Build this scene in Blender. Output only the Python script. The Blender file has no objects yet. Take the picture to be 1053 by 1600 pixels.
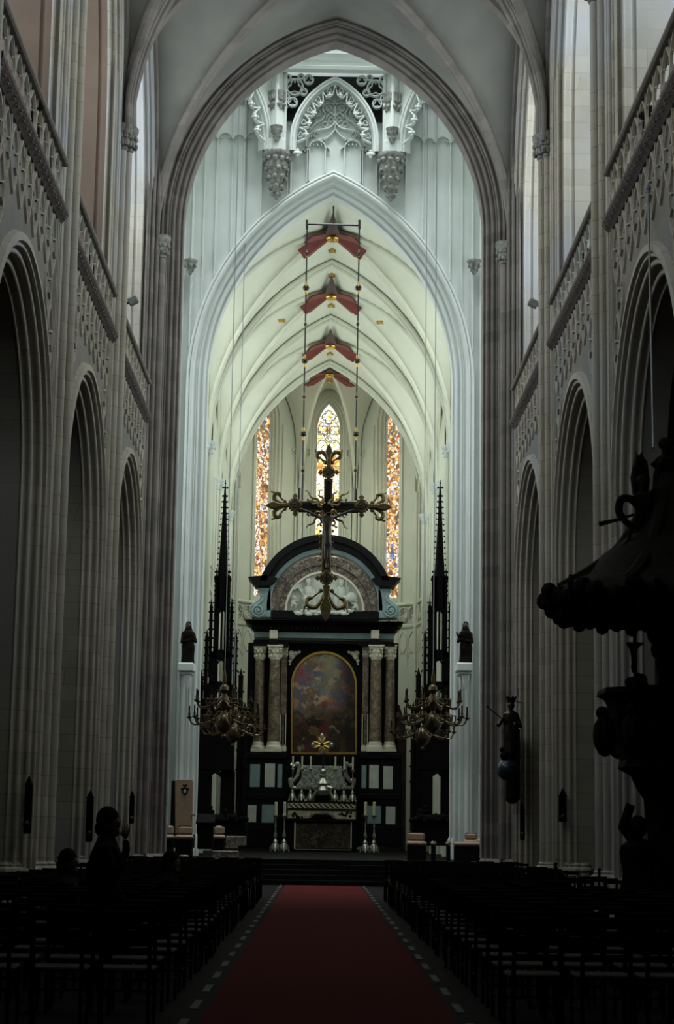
import bpy, bmesh, math, random
from mathutils import Vector, Matrix, noise
from math import pi, sin, cos, sqrt, acos, atan2, radians
random.seed(7)
SC = bpy.context.scene
COL = SC.collection

# ------------------------------------------------------------------ camera
FPX = 2970.0
CAM = Vector((-0.09, 0.0, 1.55))
_p, _y, _r = radians(9.50633), radians(0.35561), radians(0.9)
FWD = Vector((sin(_y)*cos(_p), cos(_y)*cos(_p), sin(_p)))
_R0 = Vector((cos(_y), -sin(_y), 0)); _U0 = _R0.cross(FWD)
CR = cos(_r)*_R0 + sin(_r)*_U0; CU = -sin(_r)*_R0 + cos(_r)*_U0
cd = bpy.data.cameras.new('camera'); cam = bpy.data.objects.new('camera', cd); COL.objects.link(cam)
m = Matrix((CR, CU, -FWD)).transposed().to_4x4(); m.translation = CAM; cam.matrix_world = m
cd.sensor_fit = 'VERTICAL'; cd.sensor_height = 36.0; cd.sensor_width = 24.0
cd.lens = 36.0*FPX/1600.0; cd.clip_end = 400
SC.camera = cam

def at(px, py, Y):
    """point on the plane y=Y that the photo shows at pixel (px, py)"""
    v = CR*((px-526.5)/FPX) + CU*((800-py)/FPX) + FWD
    return CAM + v*(Y/v.y)

# ------------------------------------------------------------------ mesh builder
class MB:
    def __init__(s): s.v = []; s.f = []
    def add(s, vs, fs):
        b = len(s.v); s.v += [tuple(p) for p in vs]; s.f += [tuple(b+i for i in f) for f in fs]; return s
    def grid(s, rows, closed=False):
        n = len(rows[0]); vs = [p for r in rows for p in r]; fs = []
        for i in range(len(rows)-1):
            for j in range(n if closed else n-1):
                k = (j+1) % n; fs.append((i*n+j, i*n+k, (i+1)*n+k, (i+1)*n+j))
        return s.add(vs, fs)
    def box(s, x0, y0, z0, x1, y1, z1, rot=0, bev=0):
        if bev:
            b = min(bev, abs(x1-x0)/2.1, abs(y1-y0)/2.1, abs(z1-z0)/2.1)
            rr = []
            for (d, z) in ((b, z0), (0, z0+b), (0, z1-b), (b, z1)):
                rr.append([(x0+d+b, y0+d, z), (x1-d-b, y0+d, z), (x1-d, y0+d+b, z), (x1-d, y1-d-b, z), (x1-d-b, y1-d, z), (x0+d+b, y1-d, z), (x0+d, y1-d-b, z), (x0+d, y0+d+b, z)])
            if rot:
                cx, cy = (x0+x1)/2, (y0+y1)/2
                rr = [[(cx+(p[0]-cx)*cos(rot)-(p[1]-cy)*sin(rot), cy+(p[0]-cx)*sin(rot)+(p[1]-cy)*cos(rot), p[2]) for p in r] for r in rr]
            s.grid(rr, True); n = len(s.v)
            s.f.append(tuple(range(n-8, n))); s.f.append(tuple(range(n-32, n-24))[::-1]); return s
        P = [(x0, y0), (x1, y0), (x1, y1), (x0, y1)]
        if rot:
            cx, cy = (x0+x1)/2, (y0+y1)/2
            P = [(cx+(x-cx)*cos(rot)-(y-cy)*sin(rot), cy+(x-cx)*sin(rot)+(y-cy)*cos(rot)) for x, y in P]
        vs = [(x, y, z0) for x, y in P] + [(x, y, z1) for x, y in P]
        return s.add(vs, [(3, 2, 1, 0), (4, 5, 6, 7), (0, 1, 5, 4), (1, 2, 6, 5), (2, 3, 7, 6), (3, 0, 4, 7)])
    def lathe(s, prof, c=(0, 0, 0), n=16, sx=1, sy=1, a0=0, M=None):
        rows = []
        for r, z in prof:
            row = []
            for i in range(n):
                a = a0+2*pi*i/n; p = Vector((r*cos(a)*sx, r*sin(a)*sy, z))
                if M is not None: p = M @ p
                row.append(p+Vector(c))
            rows.append(row)
        b = len(s.v); s.grid(rows, True)
        s.f.append(tuple(range(b, b+n))[::-1]); e = len(s.v); s.f.append(tuple(range(e-n, e))); return s
    def cyl(s, x, y, z0, z1, r, n=12, r1=None):
        return s.lathe([(r, z0), (r if r1 is None else r1, z1)], (x, y, 0), n)
    def ball(s, c, r, n=10, m=6, sx=1, sy=1, sz=1, M=None):
        prof = [(r*max(.02, sin(pi*i/m)), -r*cos(pi*i/m)*sz) for i in range(m+1)]
        return s.lathe(prof, c, n, sx, sy, 0, M)
    def tube(s, pts, r, n=6, cap=True):
        pts = [Vector(p) for p in pts]; rows = []; prev = None
        for i, p in enumerate(pts):
            d = (pts[min(i+1, len(pts)-1)]-pts[max(i-1, 0)])
            if d.length < 1e-9: d = Vector((0, 0, 1))
            d.normalize()
            if prev is None:
                a = Vector((0, 0, 1)) if abs(d.z) < .9 else Vector((1, 0, 0)); u = d.cross(a).normalized()
            else: u = (prev - d*prev.dot(d)).normalized()
            prev = u; w = d.cross(u); rr = r[i] if isinstance(r, (list, tuple)) else r
            rows.append([p+u*rr*cos(2*pi*k/n)+w*rr*sin(2*pi*k/n) for k in range(n)])
        b = len(s.v); s.grid(rows, True)
        if cap: s.f.append(tuple(range(b, b+n))[::-1]); e = len(s.v); s.f.append(tuple(range(e-n, e)))
        return s
    def prism(s, poly, mp, t0, t1, bev=0):
        """poly of (u,z) pushed from depth t0 to t1 through mp(u,z,t)"""
        n = len(poly)
        if bev:
            cu = sum(p[0] for p in poly)/n; cz = sum(p[1] for p in poly)/n
            off = []
            for i in range(n):
                a = Vector(poly[i-1]); b_ = Vector(poly[i]); c = Vector(poly[(i+1) % n])
                d1 = (b_-a); d2 = (c-b_)
                d1 = d1.normalized() if d1.length > 1e-9 else Vector((1, 0)); d2 = d2.normalized() if d2.length > 1e-9 else d1
                nn = Vector((d1.y+d2.y, -d1.x-d2.x)); nn = nn.normalized() if nn.length > 1e-6 else Vector((0, 0))
                off.append(nn)
            area = sum(poly[i-1][0]*poly[i][1]-poly[i][0]*poly[i-1][1] for i in range(n))
            sg = -1 if area > 0 else 1
            inn = [(poly[i][0]+off[i].x*bev*sg, poly[i][1]+off[i].y*bev*sg) for i in range(n)]
            tb = t0 + (bev if t1 > t0 else -bev)
            rings = [[mp(u, z, t0) for u, z in inn], [mp(u, z, tb) for u, z in poly], [mp(u, z, t1) for u, z in poly]]
        else:
            rings = [[mp(u, z, t0) for u, z in poly], [mp(u, z, t1) for u, z in poly]]
        b = len(s.v); s.grid(rings, True)
        s.f.append(tuple(range(b, b+n))[::-1]); e = len(s.v); s.f.append(tuple(range(e-n, e))); return s
    def bar(s, pts, w, mp, t0, t1, closed=False, k=.5):
        """tracery bar along (u,z) points; wide at the back t0, narrower at the front t1"""
        n = len(pts); rows = []
        for i in range(n):
            a = pts[i-1] if (i or closed) else pts[0]; c = pts[(i+1) % n] if (i < n-1 or closed) else pts[-1]
            du, dz = c[0]-a[0], c[1]-a[1]; L = sqrt(du*du+dz*dz) or 1; nu, nz = -dz/L, du/L; u, z = pts[i]
            h = w/2; g = h*k
            rows.append([mp(u+nu*h, z+nz*h, t0), mp(u+nu*g, z+nz*g, t1), mp(u-nu*g, z-nz*g, t1), mp(u-nu*h, z-nz*h, t0)])
        if closed: rows.append(rows[0])
        return s.grid(rows)
    def build(s, name, mat, parent=None, smooth=35):
        me = bpy.data.meshes.new(name); me.from_pydata(s.v, [], s.f); me.update()
        if smooth:
            me.polygons.foreach_set('use_smooth', [True]*len(me.polygons))
            me.set_sharp_from_angle(angle=radians(smooth))
        me.materials.append(mat)
        o = bpy.data.objects.new(name, me); COL.objects.link(o)
        if parent is not None:
            o.parent = parent; o.matrix_parent_inverse = Matrix.Translation(-Vector(parent.location))
        return o

def empty(name, loc=(0, 0, 0)):
    o = bpy.data.objects.new(name, None); COL.objects.link(o); o.location = loc; o.empty_display_size = .2; return o
def tag(o, label=None, cat=None, group=None, kind=None):
    if label: o['label'] = label
    if cat: o['category'] = cat
    if group: o['group'] = group
    if kind: o['kind'] = kind
    return o
def struct(name, mb, mat, smooth=35): return tag(mb.build(name, mat, None, smooth), kind='structure')
def kids(o): return [c for c in bpy.data.objects if c.parent == o]
def copy_tree(o, kk=None, parent=None):
    c = o.copy(); COL.objects.link(c)
    if parent is not None: c.parent = parent
    for ch in (kk[o.name] if kk is not None else kids(o)):
        copy_tree(ch, kk, c)
    return c

# arch geometry: right arc centre at u=-c, radius r ; o = offset outwards
def arc_pts(w, zs, h, o, n):
    r = (w*w+h*h)/(2*w); c = r-w; R = r+o; tm = acos(max(-1, min(1, c/R)))
    right = [(-c+R*cos(tm*i/n), zs+R*sin(tm*i/n)) for i in range(n+1)]
    return right
def arch_path(w, zs, h, o, zb, n=14):
    rt = arc_pts(w, zs, h, o, n)
    return [(w+o, zb)] + rt + [(-u, z) for u, z in rt[-2::-1]] + [(-(w+o), zb)]
def arch_z(w, zs, h, o, u):
    r = (w*w+h*h)/(2*w); c = r-w; R = r+o; a = abs(u)+c
    return zs+sqrt(max(0, R*R-a*a)) if abs(u) < w+o else -1
def arch_sweep(mb, w, zs, h, zb, prof, mp, n=14, half=0):
    rows = []
    for o, t in prof:
        P = arch_path(w, zs, h, o, zb, n)
        rows.append([mp(u, z, t) for u, z in P])
    mb.grid(rows)
def arch_wall(mb, w, o, zs, h, zb, u0, u1, zt, mp, t=0, n=14):
    rt = arc_pts(w, zs, h, o, n); W = w+o
    for sg, ue in ((1, u1), (-1, u0)):
        mb.grid([[mp(sg*W, zb, t), mp(sg*W, zs, t), mp(sg*W, zt, t)], [mp(ue, zb, t), mp(ue, zs, t), mp(ue, zt, t)]])
        mb.grid([[mp(sg*u, z, t) for u, z in rt], [mp(sg*u, zt, t) for u, z in rt]])
def roll(o, t, r, a0=0, a1=360, n=8):
    return [(o+r*cos(radians(a0+(a1-a0)*i/n)), t+r*sin(radians(a0+(a1-a0)*i/n))) for i in range(n+1)]
def rolls_profile(o0, t0, o1, t1, seq):
    """a splayed profile from (o0,t0) to (o1,t1): seq of (+r convex roll | -r hollow) widths, bulging to the viewer side"""
    tot = sum(abs(q)*2 for q in seq); L = sqrt((o1-o0)**2+(t1-t0)**2); k = L/tot
    du, dt = (o1-o0)/L, (t1-t0)/L; nu, nt = dt, -du       # normal
    if nt > 0: nu, nt = -nu, -nt                           # toward -t (nave side)
    P = []; s_ = 0
    for q in seq:
        r = abs(q)*k; cx, ct = o0+du*(s_+r), t0+dt*(s_+r)
        for i in range(7):
            a = pi*i/6; b = (1.15 if q > 0 else -.6)*sin(a)*r
            P.append((cx-du*r*cos(a)+nu*b, ct-dt*r*cos(a)+nt*b))
        s_ += 2*r
    return P
def foil(uc, zc, R, lobes, n=7, rot=pi/2, k=.62):
    """outline of a foiled circle"""
    P = []
    d = R*k*.82; rr = R-d
    for i in range(lobes):
        a = rot+2*pi*i/lobes
        for j in range(n):
            b = a-pi*.60+1.2*pi*j/(n-1); P.append((uc+d*cos(a)+rr*cos(b), zc+d*sin(a)+rr*sin(b)))
    return P
def vesica(uc, zc, a, H, n=8):
    L = [(uc-a*(1-(2*i/n-1)**2), zc-H/2+H*i/n) for i in range(n+1)]
    return L+[(2*uc-u, z) for u, z in L[-2:0:-1]]

# ------------------------------------------------------------------ materials
def nodes(name):
    m = bpy.data.materials.new(name); m.use_nodes = True; nt = m.node_tree; b = nt.nodes['Principled BSDF']; return m, nt, b
def N(nt, typ, **k):
    n = nt.nodes.new(typ)
    for a, v in k.items():
        if a in n.inputs: n.inputs[a].default_value = v
        else: setattr(n, a, v)
    return n
def ramp(nt, stops, interp='LINEAR'):
    n = nt.nodes.new('ShaderNodeValToRGB'); e = n.color_ramp.elements; n.color_ramp.interpolation = interp
    while len(e) < len(stops): e.new(.5)
    for i, (p, c) in enumerate(stops): e[i].position = p; e[i].color = (*c, 1)
    return n
def simple(name, col, rough=.6, metal=0, var=.12, scale=6, bump=0, spec=.5, coat=0):
    m, nt, b = nodes(name)
    tc = N(nt, 'ShaderNodeNewGeometry'); no = N(nt, 'ShaderNodeTexNoise', Scale=scale, Detail=4.0)
    nt.links.new(tc.outputs['Position'], no.inputs['Vector'])
    r = ramp(nt, [(.3, tuple(c*(1-var) for c in col)), (.7, tuple(min(1, c*(1+var)) for c in col))])
    nt.links.new(no.outputs['Fac'], r.inputs[0]); nt.links.new(r.outputs[0], b.inputs['Base Color'])
    b.inputs['Roughness'].default_value = rough; b.inputs['Metallic'].default_value = metal
    b.inputs['Specular IOR Level'].default_value = spec; b.inputs['Coat Weight'].default_value = coat
    if bump:
        bp = N(nt, 'ShaderNodeBump', Strength=bump, Distance=.02); n2 = N(nt, 'ShaderNodeTexNoise', Scale=scale*4, Detail=5.0)
        nt.links.new(tc.outputs['Position'], n2.inputs['Vector']); nt.links.new(n2.outputs['Fac'], bp.inputs['Height']); nt.links.new(bp.outputs[0], b.inputs['Normal'])
    return m
def ashlar(name, c1, c2, joint, bw=.75, bh=.34, msize=.009, var=.5, stain=None, rough=.85):
    m, nt, b = nodes(name); L = nt.links.new
    g = N(nt, 'ShaderNodeNewGeometry'); sx = N(nt, 'ShaderNodeSeparateXYZ'); L(g.outputs['Position'], sx.inputs[0])
    ad = N(nt, 'ShaderNodeMath', operation='ADD'); L(sx.outputs[0], ad.inputs[0]); L(sx.outputs[1], ad.inputs[1])
    cb = N(nt, 'ShaderNodeCombineXYZ'); L(ad.outputs[0], cb.inputs[0]); L(sx.outputs[2], cb.inputs[1])
    br = N(nt, 'ShaderNodeTexBrick', Scale=1.0); L(cb.outputs[0], br.inputs['Vector'])
    br.inputs['Mortar Size'].default_value = msize; br.inputs['Brick Width'].default_value = bw; br.inputs['Row Height'].default_value = bh
    br.inputs['Color1'].default_value = (*c1, 1); br.inputs['Color2'].default_value = (*c2, 1); br.inputs['Mortar'].default_value = (*joint, 1)
    br.inputs['Mortar Smooth'].default_value = .3
    no = N(nt, 'ShaderNodeTexNoise', Scale=.55, Detail=6.0, Roughness=.65); L(g.outputs['Position'], no.inputs['Vector'])
    r = ramp(nt, [(.3, (1-var*.55,)*3), (.7, (1, 1, 1))]); L(no.outputs['Fac'], r.inputs[0])
    mx = N(nt, 'ShaderNodeMix', data_type='RGBA', blend_type='MULTIPLY'); mx.inputs[0].default_value = 1
    L(br.outputs['Color'], mx.inputs[6]); L(r.outputs[0], mx.inputs[7]); out = mx.outputs[2]
    if stain:
        n2 = N(nt, 'ShaderNodeTexNoise', Scale=.35, Detail=4.0); L(g.outputs['Position'], n2.inputs['Vector'])
        r2 = ramp(nt, [(.45, (0, 0, 0)), (.62, (1, 1, 1))]); L(n2.outputs['Fac'], r2.inputs[0])
        m2 = N(nt, 'ShaderNodeMix', data_type='RGBA'); L(r2.outputs[0], m2.inputs[0]); L(out, m2.inputs[6]); m2.inputs[7].default_value = (*stain, 1); out = m2.outputs[2]
    L(out, b.inputs['Base Color']); b.inputs['Roughness'].default_value = rough; b.inputs['Specular IOR Level'].default_value = .25
    bp = N(nt, 'ShaderNodeBump', Strength=.3, Distance=.01); n3 = N(nt, 'ShaderNodeTexNoise', Scale=14.0, Detail=4.0); L(g.outputs['Position'], n3.inputs['Vector'])
    L(n3.outputs['Fac'], bp.inputs['Height']); L(bp.outputs[0], b.inputs['Normal'])
    return m
M = {}
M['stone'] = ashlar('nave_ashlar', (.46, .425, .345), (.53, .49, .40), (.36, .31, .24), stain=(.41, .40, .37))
M['stone_panel'] = ashlar('shade_toned_recess_stone', (.25, .235, .205), (.29, .27, .235), (.22, .20, .17), stain=(.20, .205, .205))  # darker than the nave ashlar: shade of the recesses put into the colour
M['stone_pale'] = ashlar('pale_ashlar', (.47, .445, .38), (.56, .53, .46), (.42, .37, .29), bw=.8, bh=.36, stain=(.44, .45, .46))
M['stone_pink'] = ashlar('pinkish_warm_light_ashlar', (.22, .165, .13), (.25, .185, .145), (.27, .17, .10), bw=1.4, bh=.7, stain=(.19, .145, .12))  # dim warm light of the left bays put into the stone colour
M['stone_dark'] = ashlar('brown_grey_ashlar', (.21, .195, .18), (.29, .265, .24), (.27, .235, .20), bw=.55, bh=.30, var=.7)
M['cornice'] = simple('dark_carved_stone', (.085, .065, .055), .8, var=.3)
M['rail'] = simple('dark_rail_stone', (.17, .15, .13), .75, var=.2)
M['paint'] = simple('pale_painted_stone', (.585, .63, .60), .7, var=.05, scale=1.2, bump=.05)
M['paint_warm'] = simple('cream_painted_stone', (.66, .68, .56), .75, var=.05, scale=1.0, bump=.05)
M['plaster'] = simple('grey_vault_plaster', (.20, .20, .18), .9, var=.22, scale=.5, bump=.1)
M['carved'] = simple('grey_carved_stone', (.20, .205, .185), .8, var=.45, scale=9)
M['black'] = simple('black_marble', (.006, .006, .0065), .5, var=.4, spec=.12)
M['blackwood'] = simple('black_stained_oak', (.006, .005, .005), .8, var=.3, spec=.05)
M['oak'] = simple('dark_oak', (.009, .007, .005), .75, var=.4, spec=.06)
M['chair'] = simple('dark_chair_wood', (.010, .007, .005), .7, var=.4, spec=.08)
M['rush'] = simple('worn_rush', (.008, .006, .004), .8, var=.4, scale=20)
M['bluegrey'] = simple('blue_grey_marble', (.28, .40, .41), .4, var=.14, scale=3)
M['whitemarble'] = simple('white_marble', (.66, .69, .62), .45, var=.1, scale=3)
M['creammarble'] = simple('cream_marble', (.80, .76, .62), .45, var=.12, scale=4)
M['gold'] = simple('gilding', (.65, .42, .10), .35, 1.0, var=.2)
M['darkgold'] = simple('tarnished_gilding', (.10, .075, .03), .45, .8, var=.4, scale=10)
M['bronze'] = simple('dark_bronze', (.035, .028, .022), .4, .6, var=.4)
M['brass'] = simple('aged_brass', (.085, .06, .028), .35, .8, var=.4, scale=12)
M['silver'] = simple('silver', (.62, .63, .57), .3, .9, var=.2, scale=14)
M['wax'] = simple('cream_wax', (.80, .76, .55), .5, var=.04)
M['tan'] = simple('tan_leather', (.27, .18, .115), .6, var=.1, bump=.1)
M['cloth'] = simple('dark_cloth', (.006, .006, .007), .9, var=.3, spec=.1)
M['skin'] = simple('skin', (.16, .08, .055), .6, var=.1)
M['hair'] = simple('dark_hair', (.006, .005, .004), .8, var=.2, spec=.1)
M['redpaint'] = simple('dark_red_paint', (.15, .028, .02), .7, var=.25, scale=3)
M['darkbrownpaint'] = simple('dark_brown_paint', (.06, .03, .02), .7, var=.2)
M['metal'] = simple('dark_iron', (.03, .03, .032), .5, .6)
M['cable'] = simple('grey_cable', (.22, .25, .27), .5, .3)
M['lamp_grey'] = simple('grey_lamp_housing', (.30, .33, .32), .5)
M['globe'] = simple('blue_grey_globe', (.025, .045, .06), .3, .3)

def marble(name, a, b_, c, scale=5, rough=.35, spec=.5):
    m, nt, b = nodes(name); L = nt.links.new; g = N(nt, 'ShaderNodeNewGeometry')
    no = N(nt, 'ShaderNodeTexNoise', Scale=scale, Detail=8.0, Roughness=.7, Distortion=1.2); L(g.outputs['Position'], no.inputs['Vector'])
    r = ramp(nt, [(.36, a), (.5, b_), (.60, c)]); L(no.outputs['Fac'], r.inputs[0]); L(r.outputs[0], b.inputs['Base Color']); b.inputs['Roughness'].default_value = rough; b.inputs['Specular IOR Level'].default_value = spec
    return m
M['redmarble'] = marble('mottled_grey_marble', (.085, .055, .04), (.19, .135, .095), (.34, .28, .21))
M['darkmottle'] = marble('dark_mottled_marble', (.05, .035, .03), (.16, .12, .10), (.42, .36, .31), 6)
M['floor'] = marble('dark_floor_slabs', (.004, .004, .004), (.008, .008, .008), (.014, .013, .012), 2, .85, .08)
M['inlay'] = simple('pale_floor_slab', (.08, .08, .077), .8, var=.2)
M['antependium'] = marble('dark_brocade', (.01, .008, .006), (.03, .022, .015), (.16, .12, .07), 9)
M['embroid'] = marble('cream_embroidery', (.30, .26, .16), (.55, .51, .38), (.62, .58, .45), 7)
M['relief'] = marble('silver_relief', (.16, .18, .16), (.40, .43, .38), (.68, .70, .62), 9)

m, nt, b = nodes('red_carpet'); g = N(nt, 'ShaderNodeNewGeometry'); no = N(nt, 'ShaderNodeTexNoise', Scale=40.0, Detail=3.0)
nt.links.new(g.outputs['Position'], no.inputs['Vector']); r = ramp(nt, [(.3, (.055, .004, .005)), (.7, (.10, .0075, .010))]); nt.links.new(no.outputs['Fac'], r.inputs[0])
nt.links.new(r.outputs[0], b.inputs['Base Color']); b.inputs['Roughness'].default_value = .95; b.inputs['Specular IOR Level'].default_value = .1; M['carpet'] = m

def stained(name, stops, strength, scale=4.5):
    m, nt, b = nodes(name); L = nt.links.new; g = N(nt, 'ShaderNodeNewGeometry')
    no = N(nt, 'ShaderNodeTexNoise', Scale=1.4, Detail=3.0); L(g.outputs['Position'], no.inputs['Vector'])
    v = N(nt, 'ShaderNodeTexVoronoi', Scale=scale); e = N(nt, 'ShaderNodeTexVoronoi', Scale=scale, feature='DISTANCE_TO_EDGE')
    L(g.outputs['Position'], v.inputs['Vector']); L(g.outputs['Position'], e.inputs['Vector'])
    sp = N(nt, 'ShaderNodeSeparateColor'); L(v.outputs['Color'], sp.inputs[0])
    ma = N(nt, 'ShaderNodeMath', operation='MULTIPLY_ADD'); L(sp.outputs[0], ma.inputs[0]); ma.inputs[1].default_value = .62
    mb_ = N(nt, 'ShaderNodeMath', operation='MULTIPLY_ADD'); L(no.outputs['Fac'], mb_.inputs[0]); mb_.inputs[1].default_value = 1.7; mb_.inputs[2].default_value = -.66
    L(mb_.outputs[0], ma.inputs[2]); r = ramp(nt, stops, 'CONSTANT'); L(ma.outputs[0], r.inputs[0])
    r2 = ramp(nt, [(.02, (.05, .03, .02)), (.055, (1, 1, 1))]); L(e.outputs['Distance'], r2.inputs[0])
    mx = N(nt, 'ShaderNodeMix', data_type='RGBA', blend_type='MULTIPLY'); mx.inputs[0].default_value = 1; L(r.outputs[0], mx.inputs[6]); L(r2.outputs[0], mx.inputs[7])
    L(mx.outputs[2], b.inputs['Emission Color']); b.inputs['Emission Strength'].default_value = strength; b.inputs['Base Color'].default_value = (.05, .05, .05, 1)
    return m
W_, Y_, O_, B_, R_, U_ = (1, .97, .88), (1, .72, .22), (.72, .30, .06), (.22, .09, .03), (.55, .04, .03), (.12, .22, .70)
M['glass_mid'] = stained('amber_and_clear_glass', [(0, O_), (.12, Y_), (.28, W_), (.42, (1, .85, .5)), (.55, W_), (.75, Y_), (.85, (.9, .9, 1)), (.94, (1,.5,.15))], 1.7, 5)
M['glass_side'] = stained('brown_and_gold_glass', [(0, (.10, .04, .02)), (.10, B_), (.22, O_), (.32, (1, .6, .2)), (.44, W_), (.52, O_), (.60, B_), (.70, W_), (.82, R_), (.87, Y_), (.95, U_)], 1.15, 5.5)
def emis(name, c, s_):
    m, nt, b = nodes(name); b.inputs['Base Color'].default_value = (*c, 1); b.inputs['Emission Color'].default_value = (*c, 1); b.inputs['Emission Strength'].default_value = s_; return m
M['daylight_glass'] = emis('clear_leaded_glass', (.88, .96, 1.0), 1.6)

def painting_mat():
    m, nt, b = nodes('oil_painting'); L = nt.links.new
    tc = N(nt, 'ShaderNodeTexCoord'); sx = N(nt, 'ShaderNodeSeparateXYZ'); L(tc.outputs['Generated'], sx.inputs[0])
    cb = N(nt, 'ShaderNodeCombineXYZ'); L(sx.outputs[0], cb.inputs[0]); L(sx.outputs[2], cb.inputs[1])
    sc = N(nt, 'ShaderNodeVectorMath', operation='MULTIPLY'); L(cb.outputs[0], sc.inputs[0]); sc.inputs[1].default_value = (3.4, 5.4, 1)
    d = N(nt, 'ShaderNodeTexNoise', Scale=3.0, Detail=7.0, Roughness=.6); L(sc.outputs[0], d.inputs['Vector'])
    ad = N(nt, 'ShaderNodeMix', data_type='VECTOR'); ad.inputs[0].default_value = .55; L(sc.outputs[0], ad.inputs[4]); L(d.outputs['Color'], ad.inputs[5])
    v = N(nt, 'ShaderNodeTexVoronoi', Scale=5.6, feature='SMOOTH_F1', Smoothness=.28); L(ad.outputs[1], v.inputs['Vector'])
    sp = N(nt, 'ShaderNodeSeparateColor'); L(v.outputs['Color'], sp.inputs[0])
    up = ramp(nt, [(0, (.06, .14, .30)), (.22, (.22, .13, .06)), (.32, (.50, .28, .17)), (.42, (.03, .04, .05)), (.54, (.42, .38, .24)), (.64, (.08, .18, .36)), (.78, (.34, .07, .05)), (.90, (.55, .38, .24))])
    lo = ramp(nt, [(0, (.008, .006, .005)), (.28, (.03, .018, .012)), (.42, (.15, .02, .02)), (.52, (.01, .01, .01)), (.68, (.20, .11, .03)), (.78, (.015, .012, .01)), (.90, (.30, .27, .18))])
    L(sp.outputs[0], up.inputs[0]); L(sp.outputs[0], lo.inputs[0])
    # left/top sky, right dark
    zr = ramp(nt, [(.36, (0, 0, 0)), (.52, (1, 1, 1))]); ns = N(nt, 'ShaderNodeTexNoise', Scale=3.0); L(cb.outputs[0], ns.inputs['Vector'])
    z2 = N(nt, 'ShaderNodeMath', operation='MULTIPLY_ADD'); L(ns.outputs['Fac'], z2.inputs[0]); z2.inputs[1].default_value = .35; L(sx.outputs[2], z2.inputs[2])
    z3 = N(nt, 'ShaderNodeMath', operation='SUBTRACT'); L(z2.outputs[0], z3.inputs[0]); z3.inputs[1].default_value = .17; L(z3.outputs[0], zr.inputs[0])
    mx = N(nt, 'ShaderNodeMix', data_type='RGBA'); L(zr.outputs[0], mx.inputs[0]); L(lo.outputs[0], mx.inputs[6]); L(up.outputs[0], mx.inputs[7])
    rr = ramp(nt, [(.62, (1, 1, 1)), (.88, (.18, .15, .13))]); L(sx.outputs[0], rr.inputs[0])
    m2 = N(nt, 'ShaderNodeMix', data_type='RGBA', blend_type='MULTIPLY'); m2.inputs[0].default_value = 1; L(mx.outputs[2], m2.inputs[6]); L(rr.outputs[0], m2.inputs[7])
    # pale cloud high in the middle
    di = N(nt, 'ShaderNodeVectorMath', operation='DISTANCE'); L(cb.outputs[0], di.inputs[0]); di.inputs[1].default_value = (.56, .88, 0)
    gr = ramp(nt, [(.02, (.9, .9, .9)), (.17, (0, 0, 0))]); L(di.outputs['Value'], gr.inputs[0])
    m3 = N(nt, 'ShaderNodeMix', data_type='RGBA'); L(gr.outputs[0], m3.inputs[0]); L(m2.outputs[2], m3.inputs[6]); m3.inputs[7].default_value = (.38, .36, .18, 1)
    # figure-sized pale mass in the middle
    d2 = N(nt, 'ShaderNodeVectorMath', operation='DISTANCE'); L(ad.outputs[1], d2.inputs[0]); d2.inputs[1].default_value = (1.15, 2.0, .3)
    g2 = ramp(nt, [(.10, (.4, .4, .4)), (.40, (0, 0, 0))]); L(d2.outputs['Value'], g2.inputs[0])
    m4 = N(nt, 'ShaderNodeMix', data_type='RGBA'); L(g2.outputs[0], m4.inputs[0]); L(m3.outputs[2], m4.inputs[6]); m4.inputs[7].default_value = (.26, .27, .20, 1)
    L(m4.outputs[2], b.inputs['Base Color']); b.inputs['Roughness'].default_value = .4
    return m
M['painting'] = painting_mat()

# ------------------------------------------------------------------ nave
XW = 4.75
BAYS = [20.0, 28.2, 36.4, 44.6]
PIERS = [24.1, 32.3, 40.5, 48.7]
ZC = 12.0          # cornice top
AW, AZ, AH = 2.75, 7.08, 2.85
def nmap(side, Yc):
    return lambda u, z, t: (side*(XW+t), Yc+u, z)
ORD = ['nearest', 'second', 'third']
side_name = {-1: 'left', 1: 'right'}
jamb = rolls_profile(0, .40, .35, 0.0, [.5, -.7, 1, -.8, 1, -.5, .6])
arc_prof = [(.45, 1.25), (.1, .85), (0, .80), (0, .40)] + jamb + [(.36, -.0), (.38, -.06), (.50, -.05), (.52, 0)]
cl_w, cl_zs, cl_h = 3.2, 16.6, 5.6
cl_j = rolls_profile(0, .27, .42, 0, [.6, -.6, .8, -.5, .6, .4])
cl_prof = [(0, 1.45), (0, .47)] + roll(-.0, .42, .05, 90, -90+360-360, 6) + [(0, .37), (0, .27)] + cl_j
vz, va, vh = 16.80, 4.75, 6.45     # nave vault
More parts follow.
